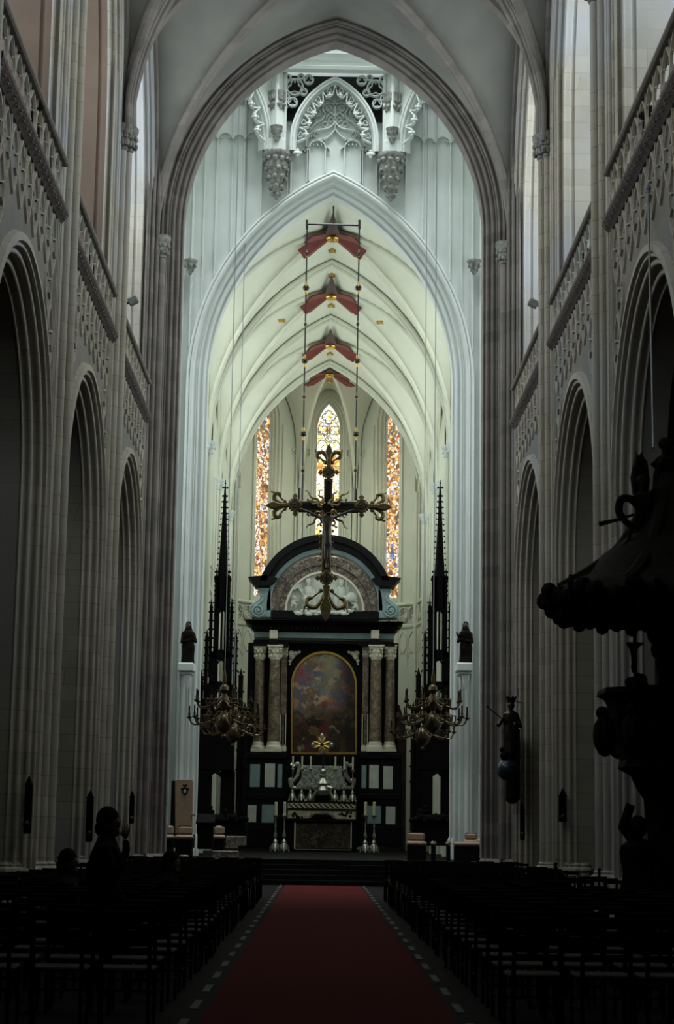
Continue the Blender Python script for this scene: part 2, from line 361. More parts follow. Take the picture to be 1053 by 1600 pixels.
for side in (-1, 1):
    sn = side_name[side]
    wm = MB(); cm = MB(); gm = MB()
    for bi, Yc in enumerate(BAYS):
        mp = nmap(side, Yc)
        arch_sweep(wm, AW, AZ, AH, 0, arc_prof, mp)
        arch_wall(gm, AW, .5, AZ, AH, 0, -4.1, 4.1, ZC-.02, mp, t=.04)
        # return between recessed panel plane and the arch face
        arch_sweep(wm, AW, AZ, AH, 0, [(.50, -.05), (.54, .055)], mp)
        # passage floor behind the balustrade
        wm.grid([[mp(-4.1, ZC-.02, .1), mp(4.1, ZC-.02, .1)], [mp(-4.1, ZC-.02, 1.5), mp(4.1, ZC-.02, 1.5)]])
        # clerestory: deep embrasure and the wall around it
        q = MB() 
        arch_sweep(cm, cl_w, cl_zs, cl_h, ZC-.02, cl_prof, mp)
        arch_wall(cm, cl_w, .42, cl_zs, cl_h, ZC-.02, -4.1, 4.1, 24.5, mp, t=0)
        # window wall with low parapet under the sill
        cm.grid([[mp(-3.3, ZC-.02, 1.42), mp(3.3, ZC-.02, 1.42)], [mp(-3.3, 13.2, 1.42), mp(3.3, 13.2, 1.42)]])
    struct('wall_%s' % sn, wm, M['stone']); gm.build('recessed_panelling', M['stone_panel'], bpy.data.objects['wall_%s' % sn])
    # embrasure stone: pale on the right and in the last bay of the left, the nearer left bays have their dim warm light put into a pinkish brown
    o = struct('wall_%s_clerestory' % sn, cm, M['stone_pale'])
    if side < 0:
        me = o.data; me.materials.append(M['stone_pink'])
        for p in me.polygons:
            if p.center.y < 40.6 and p.center.x < -XW-.28: p.material_index = 1
    # west part of the nave behind the camera, the aisle wall
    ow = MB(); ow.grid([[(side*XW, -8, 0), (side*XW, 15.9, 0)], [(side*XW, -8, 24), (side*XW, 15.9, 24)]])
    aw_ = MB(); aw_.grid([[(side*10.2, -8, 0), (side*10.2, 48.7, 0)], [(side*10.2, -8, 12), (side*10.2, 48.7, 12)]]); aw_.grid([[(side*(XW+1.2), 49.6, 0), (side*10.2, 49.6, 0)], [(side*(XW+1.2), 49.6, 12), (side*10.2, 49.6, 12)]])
    struct('wall_%s_aisle_panelling' % sn, aw_, M['blackwood'])  # black here stands in for the aisle's shade; the panelling is made up
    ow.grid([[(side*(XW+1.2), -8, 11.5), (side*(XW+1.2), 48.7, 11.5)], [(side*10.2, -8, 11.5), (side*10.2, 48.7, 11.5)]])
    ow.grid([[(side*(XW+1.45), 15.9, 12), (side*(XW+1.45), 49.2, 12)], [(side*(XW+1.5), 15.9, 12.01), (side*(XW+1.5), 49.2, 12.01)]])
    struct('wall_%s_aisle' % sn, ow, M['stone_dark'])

    # windows of the clerestory
    for bi, Yc in enumerate(BAYS):
        mp = nmap(side, Yc); g = MB(); P = arch_path(cl_w, cl_zs, cl_h, 0, 13.2)
        g.prism(P, mp, 1.40, 1.44)
        w = struct('window_%d' % (bi+1 + (4 if side > 0 else 0)), g, M['daylight_glass'], 0)
        fr = MB()
        for k in range(-2, 3):
            u = k*1.07; fr.bar([(u, 13.2), (u, arch_z(cl_w, cl_zs, cl_h, 0, u)-.05)], .14, mp, 1.40, 1.22)
        for z in (15, 17, 19): fr.bar([(-3.2, z), (3.2, z)], .05, mp, 1.40, 1.34)
        fr.build('window_mullions', M['stone_pale'], w)

    # piers
    for pi_, Yp in enumerate(PIERS[:3]):
        mb = MB()
        sh = [(4.62, 0, .095), (4.72, -.17, .085), (4.72, .17, .085), (4.79, -.33, .035), (4.79, .33, .035), (4.82, -.44, .03), (4.82, .44, .03), (4.84, -.56, .035), (4.84, .56, .035), (4.85, -.72, .045), (4.85, .72, .045)]
        for X, dy, r in sh:
            mb.cyl(side*X, Yp+dy, .9, vz+.1 if r > .08 else 22.5, r, 14)
        # core, nave face
        for z0, z1, e in ((0, ZC, 0), (ZC, 23.0, 0)):
            core = [(4.86, -.98), (4.83, -.6), (4.79, -.35), (4.67, -.08), (4.67, .08), (4.79, .35), (4.83, .6), (4.86, .98)]
            mb.grid([[(side*x, Yp+y, z0) for x, y in core], [(side*x, Yp+y, z1) for x, y in core]])
        # moulded base of stacked plinths following the shafts and the jambs
        for X, dy, r in sh + [(4.86, -.95, .05), (4.95, -1.1, .06), (5.05, -1.22, .06), (5.15, -1.34, .06), (4.88, .98, .06), (5.3, -1.38, .08)]:
            mb.lathe([(r+.11, 0), (r+.11, .50), (r+.07, .54), (r+.06, .78), (r+.10, .82), (r+.09, .86), (r+.03, .90), (r+.04, .93), (r, .97)], (side*X, Yp+dy, 0), 8, a0=pi/8)
        lab = 'clustered shaft stone pier on the %s side of the nave, %s in view' % (sn, ['partly outside the frame', 'nearest fully', 'second fully'][pi_])
        if pi_ == 0: lab = 'clustered stone pier cut off by the %s edge of the photo' % sn
        p = struct('trim_%d' % (10+pi_+(5 if side > 0 else 0)), mb, M['stone'])
        # carved capital where the vault ribs start
        cp = MB()
        for X, dy, r in sh[:3]:
            cp.lathe([(r*.95, vz-.45), (r+.03, vz-.42), (r+.02, vz-.36), (r+.10, vz-.05), (r+.13, vz+.03), (r+.13, vz+.12), (r+.08, vz+.16)], (side*X, Yp+dy, 0), 12)
            for k in range(9):
                a = 2*pi*k/9
                for zz in (-.30, -.13): cp.ball((side*X+(r+.07)*cos(a+zz*3), Yp+dy+(r+.07)*sin(a+zz*3), vz+zz), .065, 6, 4)
        cp.build('carved_capital', M['carved'], p)

    # tracery, cornice and balustrade of each bay
    for bi, Yc in enumerate(BAYS[1:]):
        mp = nmap(side, Yc); s_ = 6.24/9
        tm = MB()
        def bar(P, w=.065, closed=False, t0=.045, t1=.0): tm.bar(P, w, mp, t0, t1, closed)
        rows = [(11.24, 1.04, 0), (10.44, 1.10, .5), (9.62, 1.10, 0), (8.80, 1.10, .5), (8.0, 1.0, 0)]
        for ri, (zc, H, sh_) in enumerate(rows):
            for k in range(10):
                u = -3.12+s_*(k+sh_+.5)
                if abs(u) > 3.0: continue
                if zc-H*.5+.03 < arch_z(AW, AZ, AH, .55, u): continue
                bar(vesica(u, zc, s_*.46, H), .07, True)
                # cusps
                for sg in (-1, 1):
                    for q in (-1, 1):
                        bar([(u+sg*s_*.36, zc+q*H*.16), (u+sg*s_*.20, zc+q*H*.10)], .04)
        for k in range(10):
            u = -3.12+s_*k; za = max(arch_z(AW, AZ, AH, .52, u), 1.0)
            for zt in (7.6,):
                if za < zt: bar([(u, zt), (u, za)], .07)
            bar([(u, 11.8), (u, 11.3)], .05)
        for k in range(9):     # small arched heads under the lattice
            u = -3.12+s_*(k+.5); za = arch_z(AW, AZ, AH, .55, u)
            for zt in (7.4,):
                if za < zt-.4: bar([(u-s_/2, zt-.35), (u-s_*.3, zt-.1), (u, zt+.1), (u+s_*.3, zt-.1), (u+s_/2, zt-.35)], .05)
        for u in (-3.12, -3.3, -3.5, 3.12, 3.3, 3.5): tm.bar([(u, 0.9), (u, 11.8)], .07, mp, .06, -.02)
        pos = ['nearest', 'middle', 'farthest'][bi]
        tm.build('tracery_panel', M['stone'], bpy.data.objects['wall_%s' % sn])
        # cornice (its own thing) with carved florets under it
        cm_ = MB()
        prof = [(.08, 11.78), (.0, 11.80), (-.03, 11.84), (-.115, 11.94), (-.13, 11.96), (-.13, 12.03), (-.08, 12.05), (.25, 12.06)]
        cm_.grid([[mp(u, z, t_) for t_, z in prof] for u in (-3.45, 3.45)])
        c = tag(cm_.build('carved_cornice', M['cornice']), 'dark carved cornice under the %s balustrade on the %s nave wall' % (pos, sn), 'cornice')
        fl = MB()
        for k in range(24):
            u = -3.3+6.6*k/23; p = mp(u, 11.89, -.085)
            for q in range(4):
                a = q*pi/2; fl.ball((p[0]+.02*cos(a)*side, p[1]+.05*cos(a), p[2]+.035*sin(a)), .024, 5, 3)
        fl.build('florets', M['rail'], c)
        bt = empty('balustrade', mp(0, 12.05, .0))
        tag(bt, 'pierced stone balustrade with dark handrail over the %s arcade arch on the %s' % (pos, sn), 'balustrade')
        bm_ = MB()
        for k in range(9):
            u = -3.12+s_*(k+.5); bm_.bar(vesica(u, 12.46, s_*.47, .82), .07, mp, .03, -.015, True)
            for sg in (-1, 1):
                for q in (-1, 1): bm_.bar([(u+sg*s_*.34, 12.46+q*.16), (u+sg*s_*.12, 12.46+q*.1)], .035, mp, .05, 0)
        for k in range(10):
            u = -3.12+s_*k
            bm_.bar([(u, 12.05), (u, 12.2)], .05, mp, .05, -.02); bm_.bar([(u, 12.72), (u, 12.86)], .05, mp, .05, -.02)
        bm_.build('pierced_panel', M['stone'], bt)
        rl = MB(); pr = [(.14, 12.85), (-.07, 12.85), (-.10, 12.88), (-.10, 12.93), (-.06, 12.985), (.10, 12.985), (.14, 12.93), (.14, 12.85)]
        rl.grid([[mp(u, z, t_) for t_, z in pr] for u in (-3.45, 3.45)])
        rl.build('handrail', M['rail'], bt)
        # passage door in the far jamb of the embrasure
        if side > 0 or bi < 2:
            d = MB(); tw = .55 if side > 0 else .40
            d.box(side*(XW+tw), Yc+3.14, 12.0, side*(XW+tw+.5), Yc+3.19, 14.05 if side > 0 else 13.75)
            if bi == 0: d_lab = 'nearest'
            dd = tag(d.build('passage_door', M['blackwood']), 'small dark doorway behind the %s %s balustrade' % (pos, sn), 'door')

# crossing piers (west) and the big arch, all one moulded body
X0, ZS, HH = 4.04, 17.5, 5.38
cmap = lambda u, z, t: (u, 48.9+t, z)
cp_prof = [(0.0, .9), (0, .6), (0, .38)] + rolls_profile(0, .38, .34, 0, [.5, -.6, 1, -.7, .9, -.5]) + rolls_profile(.36, 0, .74, -.32, [-.3, 1, -.8, .7, -1.2, .8, .5])
mb = MB(); arch_sweep(mb, X0, ZS, HH, .9, cp_prof, cmap, 26)
arch_wall(mb, X0, .74, ZS, HH, 0, -5.2, 5.2, 25, cmap, t=-.30, n=26)
# outer faces toward the aisle side and shafts carrying ribs
for s in (-1, 1):
    for (x, y, r) in ((4.52, 48.32, .115), (4.64, 48.16, .075), (4.74, 47.98, .06), (4.84, 47.84, .05)):
        mb.cyl(s*x, y, .9, 16.8 if r > .11 else 22, r, 14)
    core = [(4.86, 47.72), (4.78, 47.96), (4.66, 48.18), (4.60, 48.40), (4.62, 48.62)]
    mb.grid([[(s*x, y, 0) for x, y in core], [(s*x, y, 23) for x, y in core]])
    mb.grid([[(s*4.85, 47.7, 0), (s*6.3, 47.75, 0)], [(s*4.85, 47.7, 12), (s*6.3, 47.75, 12)]])
    mb.grid([[(s*4.06, 49.5, 0), (s*4.06, 49.85, 0), (s*5.0, 49.85, 0)], [(s*4.06, 49.5, 17), (s*4.06, 49.85, 17), (s*5.0, 49.85, 17)]])
    for k in range(12):
        f = k/11; x = 4.09+.75*f; y = 49.15-1.40*f
        mb.lathe([(.15, 0), (.15, .55), (.12, .60), (.12, .74), (.14, .78), (.12, .84), (.07, .90)], (s*x, y, 0), 8, a0=pi/8)
    
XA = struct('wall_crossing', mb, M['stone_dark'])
for s in (-1, 1):
    cp = MB(); cp.lathe([(.11, 16.32), (.15, 16.34), (.14, 16.4), (.20, 16.74), (.24, 16.80), (.24, 16.92), (.18, 16.95)], (s*4.52, 48.32, 0), 12)
    for k in range(10):
        a = 2*pi*k/10
        for zz in (16.38, 16.58): cp.ball((s*4.52+.18*cos(a+zz), 48.32+.18*sin(a+zz), zz+.08), .06, 6, 4)
    cp.build('carved_capital', M['carved'], XA)

# vaults -----------------------------------------------------------------
def fz(x, a, zs, h):
    r = (a*a+h*h)/(2*a); c = r-a; q = min(abs(x), a)+c
    return zs+sqrt(max(0, r*r-q*q))
def vault(mb, rb, Y0, Y1, a, zs, h, n=22, rr=.11, ridge=False, trans=True):
    hb = (Y1-Y0)/2; Yc = (Y0+Y1)/2
    def z(x, y): return max(fz(x, a, zs, h), fz(y*a/hb, a, zs, h))
    rows = []
    for i in range(2*n+1):
        x = a*sin(pi/2*(i/n-1)); rows.append([(x, Yc+hb*sin(pi/2*(j/n-1)), z(x, hb*sin(pi/2*(j/n-1)))) for j in range(2*n+1)])
    mb.grid(rows)
    for sx in (-1, 1):
        for sy in (-1, 1):
            P = [(sx*a*f, Yc+sy*hb*f, fz(a*f, a, zs, h)-.05) for f in [sin(pi/2*k/20) for k in range(21)]]
            rb.tube(P, rr, 8); rb.tube([(p[0], p[1], p[2]-rr) for p in P], rr*.45, 6)
            P = [(sx*(a-.02), Yc+sy*hb*f, fz(a*f, a, zs, h)-.05) for f in [sin(pi/2*k/20) for k in range(21)]]; rb.tube(P, rr*.7, 6)
    return z
nv = MB(); nr = MB()
for k in range(4):
    Y0 = [15.9]+PIERS; vault(nv, nr, Y0[k], Y0[k+1]-(.3 if k == 3 else 0), va, vz, vh, rr=.13)
for Yp in PIERS[:3]:
    for w_, dy, r in ((0, 0, .15), (.0, -.2, .10), (0, .2, .10), (0, -.32, .06), (0, .32, .06)):
        P = [(s*x, Yp+dy, fz(x, 4.68, vz, 6.8)-.12-(0 if dy else .06)) for s, x in [(-1, 4.62*cos(pi/2*k/18)) for k in range(19)]+[(1, 4.62*sin(pi/2*k/18)) for k in range(1, 19)]]
        P = [(P[0][0], P[0][1], 16.7)]+P+[(P[-1][0], P[-1][1], 16.7)]
        nr.tube(P, r, 8)
struct('ceiling', nv, M['plaster'], 60)
struct('trim_1', nr, M['stone_dark'])
bk = MB(); bk.grid([[(-11, -8, 0), (11, -8, 0)], [(-11, -8, 24), (11, -8, 24)]]); bk.grid([[(-5, -8, 24), (5, -8, 24)], [(-5, 16, 24), (5, 16, 24)]])
struct('wall_back', bk, M['stone_dark'])

# floor, carpet, steps ------------------------------------------------------
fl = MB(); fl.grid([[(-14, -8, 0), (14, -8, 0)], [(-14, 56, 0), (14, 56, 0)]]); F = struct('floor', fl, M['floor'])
il = MB()
for k in range(24):
    for s in (-1, 1):
        y = 13.5+k*1.75; il.box(s*1.13, y, .0, s*1.20, y+.85, .006)
il.build('floor_inlay', M['inlay'], F)
cr = MB(); cr.box(-1.03, 2, .002, 1.06, 54.1, .022)
tag(cr.build('carpet_runner', M['carpet']), 'long dark red carpet runner down the middle of the nave', 'carpet')
st = MB()
for k in range(5): st.box(-4.8 if k else -3.4, 54.6+k*.34, 0, 4.8 if k else 3.4, 96, .14*(k+1))
struct('floor_choir', st, M['floor'])
ZF = .70

# ------------------------------------------------------------------ crossing, chancel arch and lantern
EY = 60.0
CW, CZS, CH = 3.98, 15.85, 6.42
emap = lambda u, z, t: (u, EY+t, z)
wl = MB()
pr = [(0, .8), (0, .40)] + rolls_profile(0, .40, .34, .08, [.4, -.6, .9, -.6, .5]) + [(.36, .05)] + rolls_profile(.37, .05, .66, -.06, [-.6, .9, .5]) + [(.67, -.04), (.70, .10)]
arch_sweep(wl, CW, CZS, CH, ZF, pr, emap, 26)
arch_wall(wl, CW, .70, CZS, CH, ZF, -6.5, 6.5, 32, emap, t=.10, n=26)
for s in (-1, 1):        # shafts on the pier face either side
    for x, r in ((4.90, .07), (5.05, .12), (5.3, .09), (5.6, .14)): wl.cyl(s*x, EY+.03, ZF, 26, r, 12)
    for k in range(10): wl.lathe([(.13, ZF), (.13, ZF+.4), (.09, ZF+.5), (.1, ZF+.6), (.05, ZF+.7)], (s*(4.0+.1*k), EY+.42-.045*k, 0), 8, a0=pi/8)
struct('wall_chancel', wl, M['paint'])
# panel mullions on the spandrel
pm = MB()
def ab(u): return arch_z(CW, CZS, CH, .70, u)
for s in (-1, 1):
    for u, w in ((.46, .05), (1.02, .05), (2.38, .06), (2.95, .07), (3.35, .05), (3.85, .08), (4.25, .05), (4.6, .09)):
        zt = 24.0 if u < 1.5 else 27.0
        if 1.5 < u < 4.7: pm.bar([(s*u, max(ab(u), 15.5)), (s*u, zt)], w, emap, .12, .02)
    pm.bar([(s*1.42, ab(1.42)), (s*1.42, 23.3)], .07, emap, .12, 0); pm.bar([(s*1.52, ab(1.52)), (s*1.52, 22.9)], .05, emap, .12, .02)
    # arched heads of the side panels
    for u0, u1 in ((2.38, 2.95), (2.95, 3.35), (3.35, 3.85), (3.85, 4.25)):
        uc = (u0+u1)/2; h = (u1-u0)/2
        for zt in (24.0,):
            pm.bar([(s*(uc+h*cos(a)), zt+h*1.1*sin(a)) for a in [pi*i/10 for i in range(11)]], .06, emap, .12, .01)
            for q in (-1, 1): pm.bar([(s*(uc+q*h*.8), zt+.1), (s*(uc+q*h*.3), zt+.12)], .04, emap, .12, .03)
    for zz, r_ in ((24.9, .55), (25.6, .5)):
        pm.bar([(s*(3.1+r_*cos(a)), zz+r_*sin(a)) for a in [pi*i/12 for i in range(13)]], .06, emap, .12, .01)
        pm.bar([(s*(4.1+r_*cos(a)), zz+r_*sin(a)) for a in [pi*i/12 for i in range(13)]], .06, emap, .12, .01)
# flowing tracery under the middle arch
def T(P, w=.06, t1=-.05, closed=False): pm.bar(P, w, emap, .12, t1, closed)
def curve(P, n=8):
    out = []
    for i in range(len(P)-1):
        p0 = P[max(i-1, 0)]; p1 = P[i]; p2 = P[i+1]; p3 = P[min(i+2, len(P)-1)]
        for k in range(n):
            t = k/n; out.append(tuple(.5*((2*p1[j])+(-p0[j]+p2[j])*t+(2*p0[j]-5*p1[j]+4*p2[j]-p3[j])*t*t+(-p0[j]+3*p1[j]-3*p2[j]+p3[j])*t**3) for j in range(len(p1))))
    return out+[P[-1]]
def P2(x, y):           # pixel of the photograph -> (u,z) on the spandrel plane
    p = at(x, y, EY); return (p.x, p.z)
def PC(x, y): return P2(370+x/3.19, 60+y/3.19)
for s in (-1, 1):
    Q = lambda L: [PC(980-x if s > 0 else x, y) for x, y in L]
    S_ = lambda L, w=.05, t1=-.05: T(curve(Q(L), 6), w, t1)
    S_([(490, 405), (478, 432), (455, 447), (410, 457), (375, 470), (352, 500), (345, 540)], .08)
    S_([(490, 452), (470, 478), (440, 500), (405, 505)], .06)
    S_([(490, 335), (466, 322), (440, 330), (428, 350), (440, 378), (425, 405), (385, 430), (362, 462)], .06)
    S_([(490, 395), (470, 372), (452, 385), (446, 400)], .05)
    S_([(430, 262), (436, 290), (462, 305), (482, 318), (490, 338)], .055)
    S_([(355, 352), (385, 345), (420, 335), (445, 340)], .05)
    S_([(330, 385), (355, 400), (365, 440), (358, 470)], .055)
    for cx, cy, r_, w_ in ((458, 350, 15, .035), (470, 405, 12, .03), (400, 372, 18, .04), (440, 428, 12, .03), (380, 405, 12, .03), (325, 430, 16, .035), (420, 305, 14, .035), (465, 275, 13, .035)):
        T([PC((980-cx if s > 0 else cx)+r_*cos(q), cy+r_*sin(q)) for q in [2*pi*j/12 for j in range(12)]] if True else 0, w_, -.02, True)
    u0, u1 = Q([(362, 545)])[0][0], Q([(442, 545)])[0][0]; z0 = Q([(400, 545)])[0][1]; uc, hr_ = (u0+u1)/2, abs(u1-u0)/2
    T([(uc+hr_*cos(q), z0+hr_*.95*sin(q)) for q in [pi*j/10 for j in range(11)]], .06)
    for k in (-1, 0, 1): T([(uc+k*hr_*.5-.02, z0+hr_*.55), (uc+k*hr_*.5, z0+hr_*.25)], .05, -.02)
    for xx in (352, 362, 442):
        u, z_ = Q([(xx, 550)])[0]; T([(u, z_), (u, ab(u))], .05)
    for (x, y) in ((395, 462), (430, 497), (352, 548), (378, 478), (450, 540), (330, 552)):
        u, z_ = Q([(x, y)])[0]; T([(u-.07, z_-.10), (u, z_)], .04); T([(u+.07, z_-.10), (u, z_)], .04)
T([PC(490, 240), PC(490, 455)], .05)
tag(pm.build('blind_tracery', M['paint']), 'pale panelled blind tracery on the wall above the chancel arch', 'stone tracery')

def crocket(mb, p, r, a=0):
    mb.ball(p, r, 7, 5, 1, 1, .8)
    for k in range(4):
        b = a+k*pi/2; mb.ball((p[0]+r*.9*cos(b), p[1]-r*.3, p[2]+r*.9*sin(b)), r*.5, 5, 4)
# the middle arch of the lantern base, standing forward on corbels
la = MB(); lw, lz, lh = 1.25, 23.85, 2.05
lmap = lambda u, z, t: (u, EY-.42+t, z)
lp = [(0, .50), (0, .12)] + rolls_profile(0, .12, .20, -.02, [-.5, .8, .5]) + [(.22, .0), (.22, .5)]
arch_sweep(la, lw, lz, lh, 23.55, lp, lmap, 16)
A_ = tag(la.build('lantern_arch', M['paint']), 'pale pointed arch between the two carved pendants above the chancel', 'arch')
cu = MB()
for s in (-1, 1):       # hanging cusps with leaf ends
    R_ = [(u, z) for u, z in arc_pts(lw, lz, lh, -.03, 20)]
    idx = [0, 4, 8, 12, 16, 20]
    for a_, b_ in zip(idx[:-1], idx[1:]):
        p, q = R_[a_], R_[b_]; mx_, mz = (p[0]+q[0])/2, (p[1]+q[1])/2; d = Vector((mx_, mz-lz-.3)).normalized()
        e = (mx_-d.x*.26, mz-d.y*.26)
        cu.bar([(s*u, z) for u, z in curve([p, ((p[0]+e[0])/2-d.x*.12, (p[1]+e[1])/2-d.y*.12), e], 5)], .06, lmap, .14, .0)
        cu.bar([(s*u, z) for u, z in curve([q, ((q[0]+e[0])/2-d.x*.12, (q[1]+e[1])/2-d.y*.12), e], 5)], .06, lmap, .14, .0)
        crocket(cu, (s*e[0], EY-.40, e[1]), .075)
        cu.bar(foil(s*(mx_-d.x*.08), mz-d.y*.08, .09, 3), .03, lmap, .14, .04, True)
    ck = MB(); crocket(ck, (s*1.20, EY-.40, 23.45), .11); ck.build('leaf_crocket', M['paint'], A_)
cu.build('cusping', M['paint'], A_)
# pendants and columns
for s in (-1, 1):
    t = empty('corbelled_column', (s*1.86, EY-.2, 21.95)); tag(t, 'pale column rising from a dark carved pendant corbel, %s of the chancel arch tip' % side_name[s], 'column')
    c = MB(); x = s*1.90
    c.box(x-.28, EY-.5, 23.47, x+.28, EY+.1, 23.95, bev=.05); c.lathe([(.27, 23.45), (.27, 24.85), (.23, 24.90), (.23, 26.45)], (x, EY-.28, 0), 8, a0=pi/8)
    c.cyl(x-.26, EY-.36, 23.45, 26.45, .06, 8); c.cyl(x+.26, EY-.36, 23.45, 26.45, .06, 8); c.cyl(x, EY-.52, 24.35, 26.45, .08, 8)
    c.build('shaft', M['paint'], t)
    k_ = MB(); k_.lathe([(.04, 21.90), (.10, 22.00), (.09, 22.15), (.20, 22.30), (.18, 22.45), (.30, 22.65), (.28, 22.80), (.38, 23.05), (.36, 23.20), (.44, 23.35), (.48, 23.40), (.48, 23.50)], (x-s*.02, EY-.25, 0), 10, 1, .9)
    for zz, rr_, n_ in ((22.05, .10, 4), (22.30, .2, 6), (22.60, .29, 8), (22.90, .35, 9), (23.20, .41, 11)):
        for i in range(n_):
            a = 2*pi*i/n_+zz*5; k_.ball((x-s*.02+rr_*cos(a), EY-.25+.9*rr_*sin(a), zz+.05*random.random()), .085, 6, 4)
    k_.build('carved_pendant', M['carved'], t)
    k_ = MB(); k_.lathe([(.05, 23.77), (.10, 23.87), (.12, 24.00), (.2, 24.23), (.22, 24.30)], (x+s*-.0, EY-.55, 0), 8)
    for i in range(7): k_.ball((x+.15*cos(i), EY-.55+.12*sin(i), 24.15), .06, 5, 4)
    for i in range(5): k_.ball((x+.10*cos(i*1.3), EY-.55+.1*sin(i*1.3), 23.95), .05, 5, 4)
    k_.build('small_corbel', M['carved'], t)
    k_ = MB(); k_.lathe([(.27, 24.95), (.27, 25.20), (.31, 25.25), (.31, 25.55), (.27, 25.60)], (x, EY-.30, 0), 8, a0=pi/8)
    for i in range(9):
        a = 2*pi*i/9; k_.ball((x+.30*cos(a), EY-.30+.30*sin(a), 25.07), .07, 5, 4); k_.cyl(x+.31*cos(a), EY-.30+.31*sin(a), 25.25, 25.57, .03, 6)
    k_.build('canopy_capital', M['carved'], t)
    # oblique corner arches (squinches)
    def omap(u, z, tt, s=s):
        # u from 0 at the column to 2L at the side wall, running toward the camera
        d = Vector((s*.7071, -.7071)); n_ = Vector((s*.7071, .7071)); b_ = Vector((s*2.05, EY-.35))+d*u+n_*tt
        return (b_.x, b_.y, z)
    sq = MB(); L_ = 1.75
    shift = lambda u, z, tt: omap(u+L_, z, tt)
    arch_sweep(sq, 1.5, 23.8, 2.25, 23.55, [(0, .4), (0, .12)]+rolls_profile(0, .12, .22, -.02, [-.5, .8, .5])+[(.25, 0), (.25, .3)], shift, 14)
    arch_wall(sq, 1.5, .25, 23.8, 2.25, 23.55, -1.8, 1.8, 26.5, shift, t=.05)
    q = tag(sq.build('squinch_arch', M['paint']), 'pale oblique corner arch of the lantern, %s of the middle arch' % side_name[s], 'arch')
    lf = MB(); R_ = [(-u, z) for u, z in arc_pts(1.5, 23.8, 2.25, -.02, 20)]
    for a_, b_ in ((0, 4), (4, 8), (8, 12), (12, 16), (16, 20)):
        for sg in (1, -1):
            p, r_ = R_[a_], R_[b_]; mid = ((p[0]+r_[0])/2, (p[1]+r_[1])/2); d = Vector((mid[0], mid[1]-24.05)).normalized(); e = (mid[0]-d.x*.34, mid[1]-d.y*.34)
            lf.bar([(sg*u, z) for u, z in curve([p, ((p[0]+e[0])/2-d.x*.12, (p[1]+e[1])/2-d.y*.12), e], 5)], .07, shift, .12, .0)
            lf.bar([(sg*u, z) for u, z in curve([r_, ((r_[0]+e[0])/2-d.x*.12, (r_[1]+e[1])/2-d.y*.12), e], 5)], .07, shift, .12, .0)
            crocket(lf, shift(sg*e[0], e[1], .03), .09)
    lf.build('leafy_cusping', M['paint'], q)
    # small corbel low on the side of the crossing wall
    k_ = MB(); p = at(305 if s < 0 else 732, 405, 59.0)
    k_.lathe([(.03, -.32), (.08, -.25), (.10, -.1), (.20, .08), (.24, .12), (.24, .18)], (s*4.62, 59.7, p.z), 8)
    for i in range(8): k_.ball((s*4.62+.15*cos(i), 59.7+.15*sin(i), p.z-.02), .07, 5, 4); k_.ball((s*4.62+.09*cos(i), 59.7+.09*sin(i), p.z-.16), .05, 5, 4)
    tag(k_.build('wall_corbel', M['carved']), 'small carved corbel on the pale crossing wall, %s of the chancel arch' % side_name[s], 'corbel')

# tracery spandrels, cornice, balustrade of the lantern (octagon)
oct_ = []
for k in range(8):
    a = radians(22.5+45*k); oct_.append((4.95*cos(a)*1.0, 54.6+4.95*sin(a)/1.0))
def octring(mb, prof, rb=4.95):
    rows = []
    for r, z in prof:
        rows.append([((rb+r)/cos(radians(22.5))*.924*cos(radians(22.5+45*k)), 54.6+(rb+r)/cos(radians(22.5))*.924*sin(radians(22.5+45*k)), z) for k in range(8)])
    mb.grid(rows, True)
lc = MB(); octring(lc, [(.3, 26.18), (.0, 26.2), (-.05, 26.3), (.08, 26.36), (.08, 26.48), (-.02, 26.52), (-.06, 26.60), (-.18, 26.68), (-.20, 26.80), (-.24, 26.84), (-.24, 26.94), (.5, 26.96)])
struct('trim_2', lc, M['paint'], 20)
ob = MB()
for k in range(8):
    a = radians(45*k); d = Vector((-sin(a), cos(a))); c0 = Vector((cos(a), sin(a)))*4.70*.924/.924
    mpk = lambda u, z, t, d=d, c0=c0: ((c0+d*u+c0.normalized()*t).x, 54.6+(c0+d*u+c0.normalized()*t).y, z)
    for i in range(7):
        u = (i-3)*.52; ob.bar([(u+.24*cos(q), 27.24+.24*sin(q)) for q in [2*pi*j/14 for j in range(14)]], .06, mpk, .1, 0, True)
        ob.bar(foil(u, 27.24, .2, 3), .04, mpk, .08, .01, True)
    ob.bar([(-1.95, 27.55), (1.95, 27.55)], .12, mpk, .14, -.04)
tag(ob.build('lantern_balustrade', M['paint']), 'pale pierced gallery balustrade at the very top of the crossing opening', 'balustrade')
# pierced quatrefoils left and right of the middle arch tip, with black sheets for the shade of the loft behind
sp = MB()
for s in (-1, 1):
    for u, z, r in ((1.34, 25.78, .28), (1.40, 25.25, .15), (.88, 26.05, .15), (1.04, 25.62, .11), (1.60, 25.45, .09), (1.14, 26.14, .09), (1.57, 26.1, .10), (2.55, 25.85, .24)):
        sp = MB(); sp.bar([(s*u+r*cos(q), z+r*sin(q)) for q in [2*pi*j/18 for j in range(18)]], .07, lmap, .2, .08, True)
        sp.bar(foil(s*u, z, r*.93, 3), .05, lmap, .18, .1, True); sp.bar([(s*u, z+r), (s*u, z+r*.5)], .05, lmap, .18, .1)
        sp.build('pierced_roundel', M['paint'], A_)
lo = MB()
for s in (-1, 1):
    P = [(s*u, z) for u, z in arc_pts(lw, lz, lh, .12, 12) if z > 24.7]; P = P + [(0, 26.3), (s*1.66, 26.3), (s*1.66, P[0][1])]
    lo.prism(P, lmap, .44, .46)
lo.build('trim_3', M['black']); bpy.data.objects['trim_3']['kind'] = 'structure'
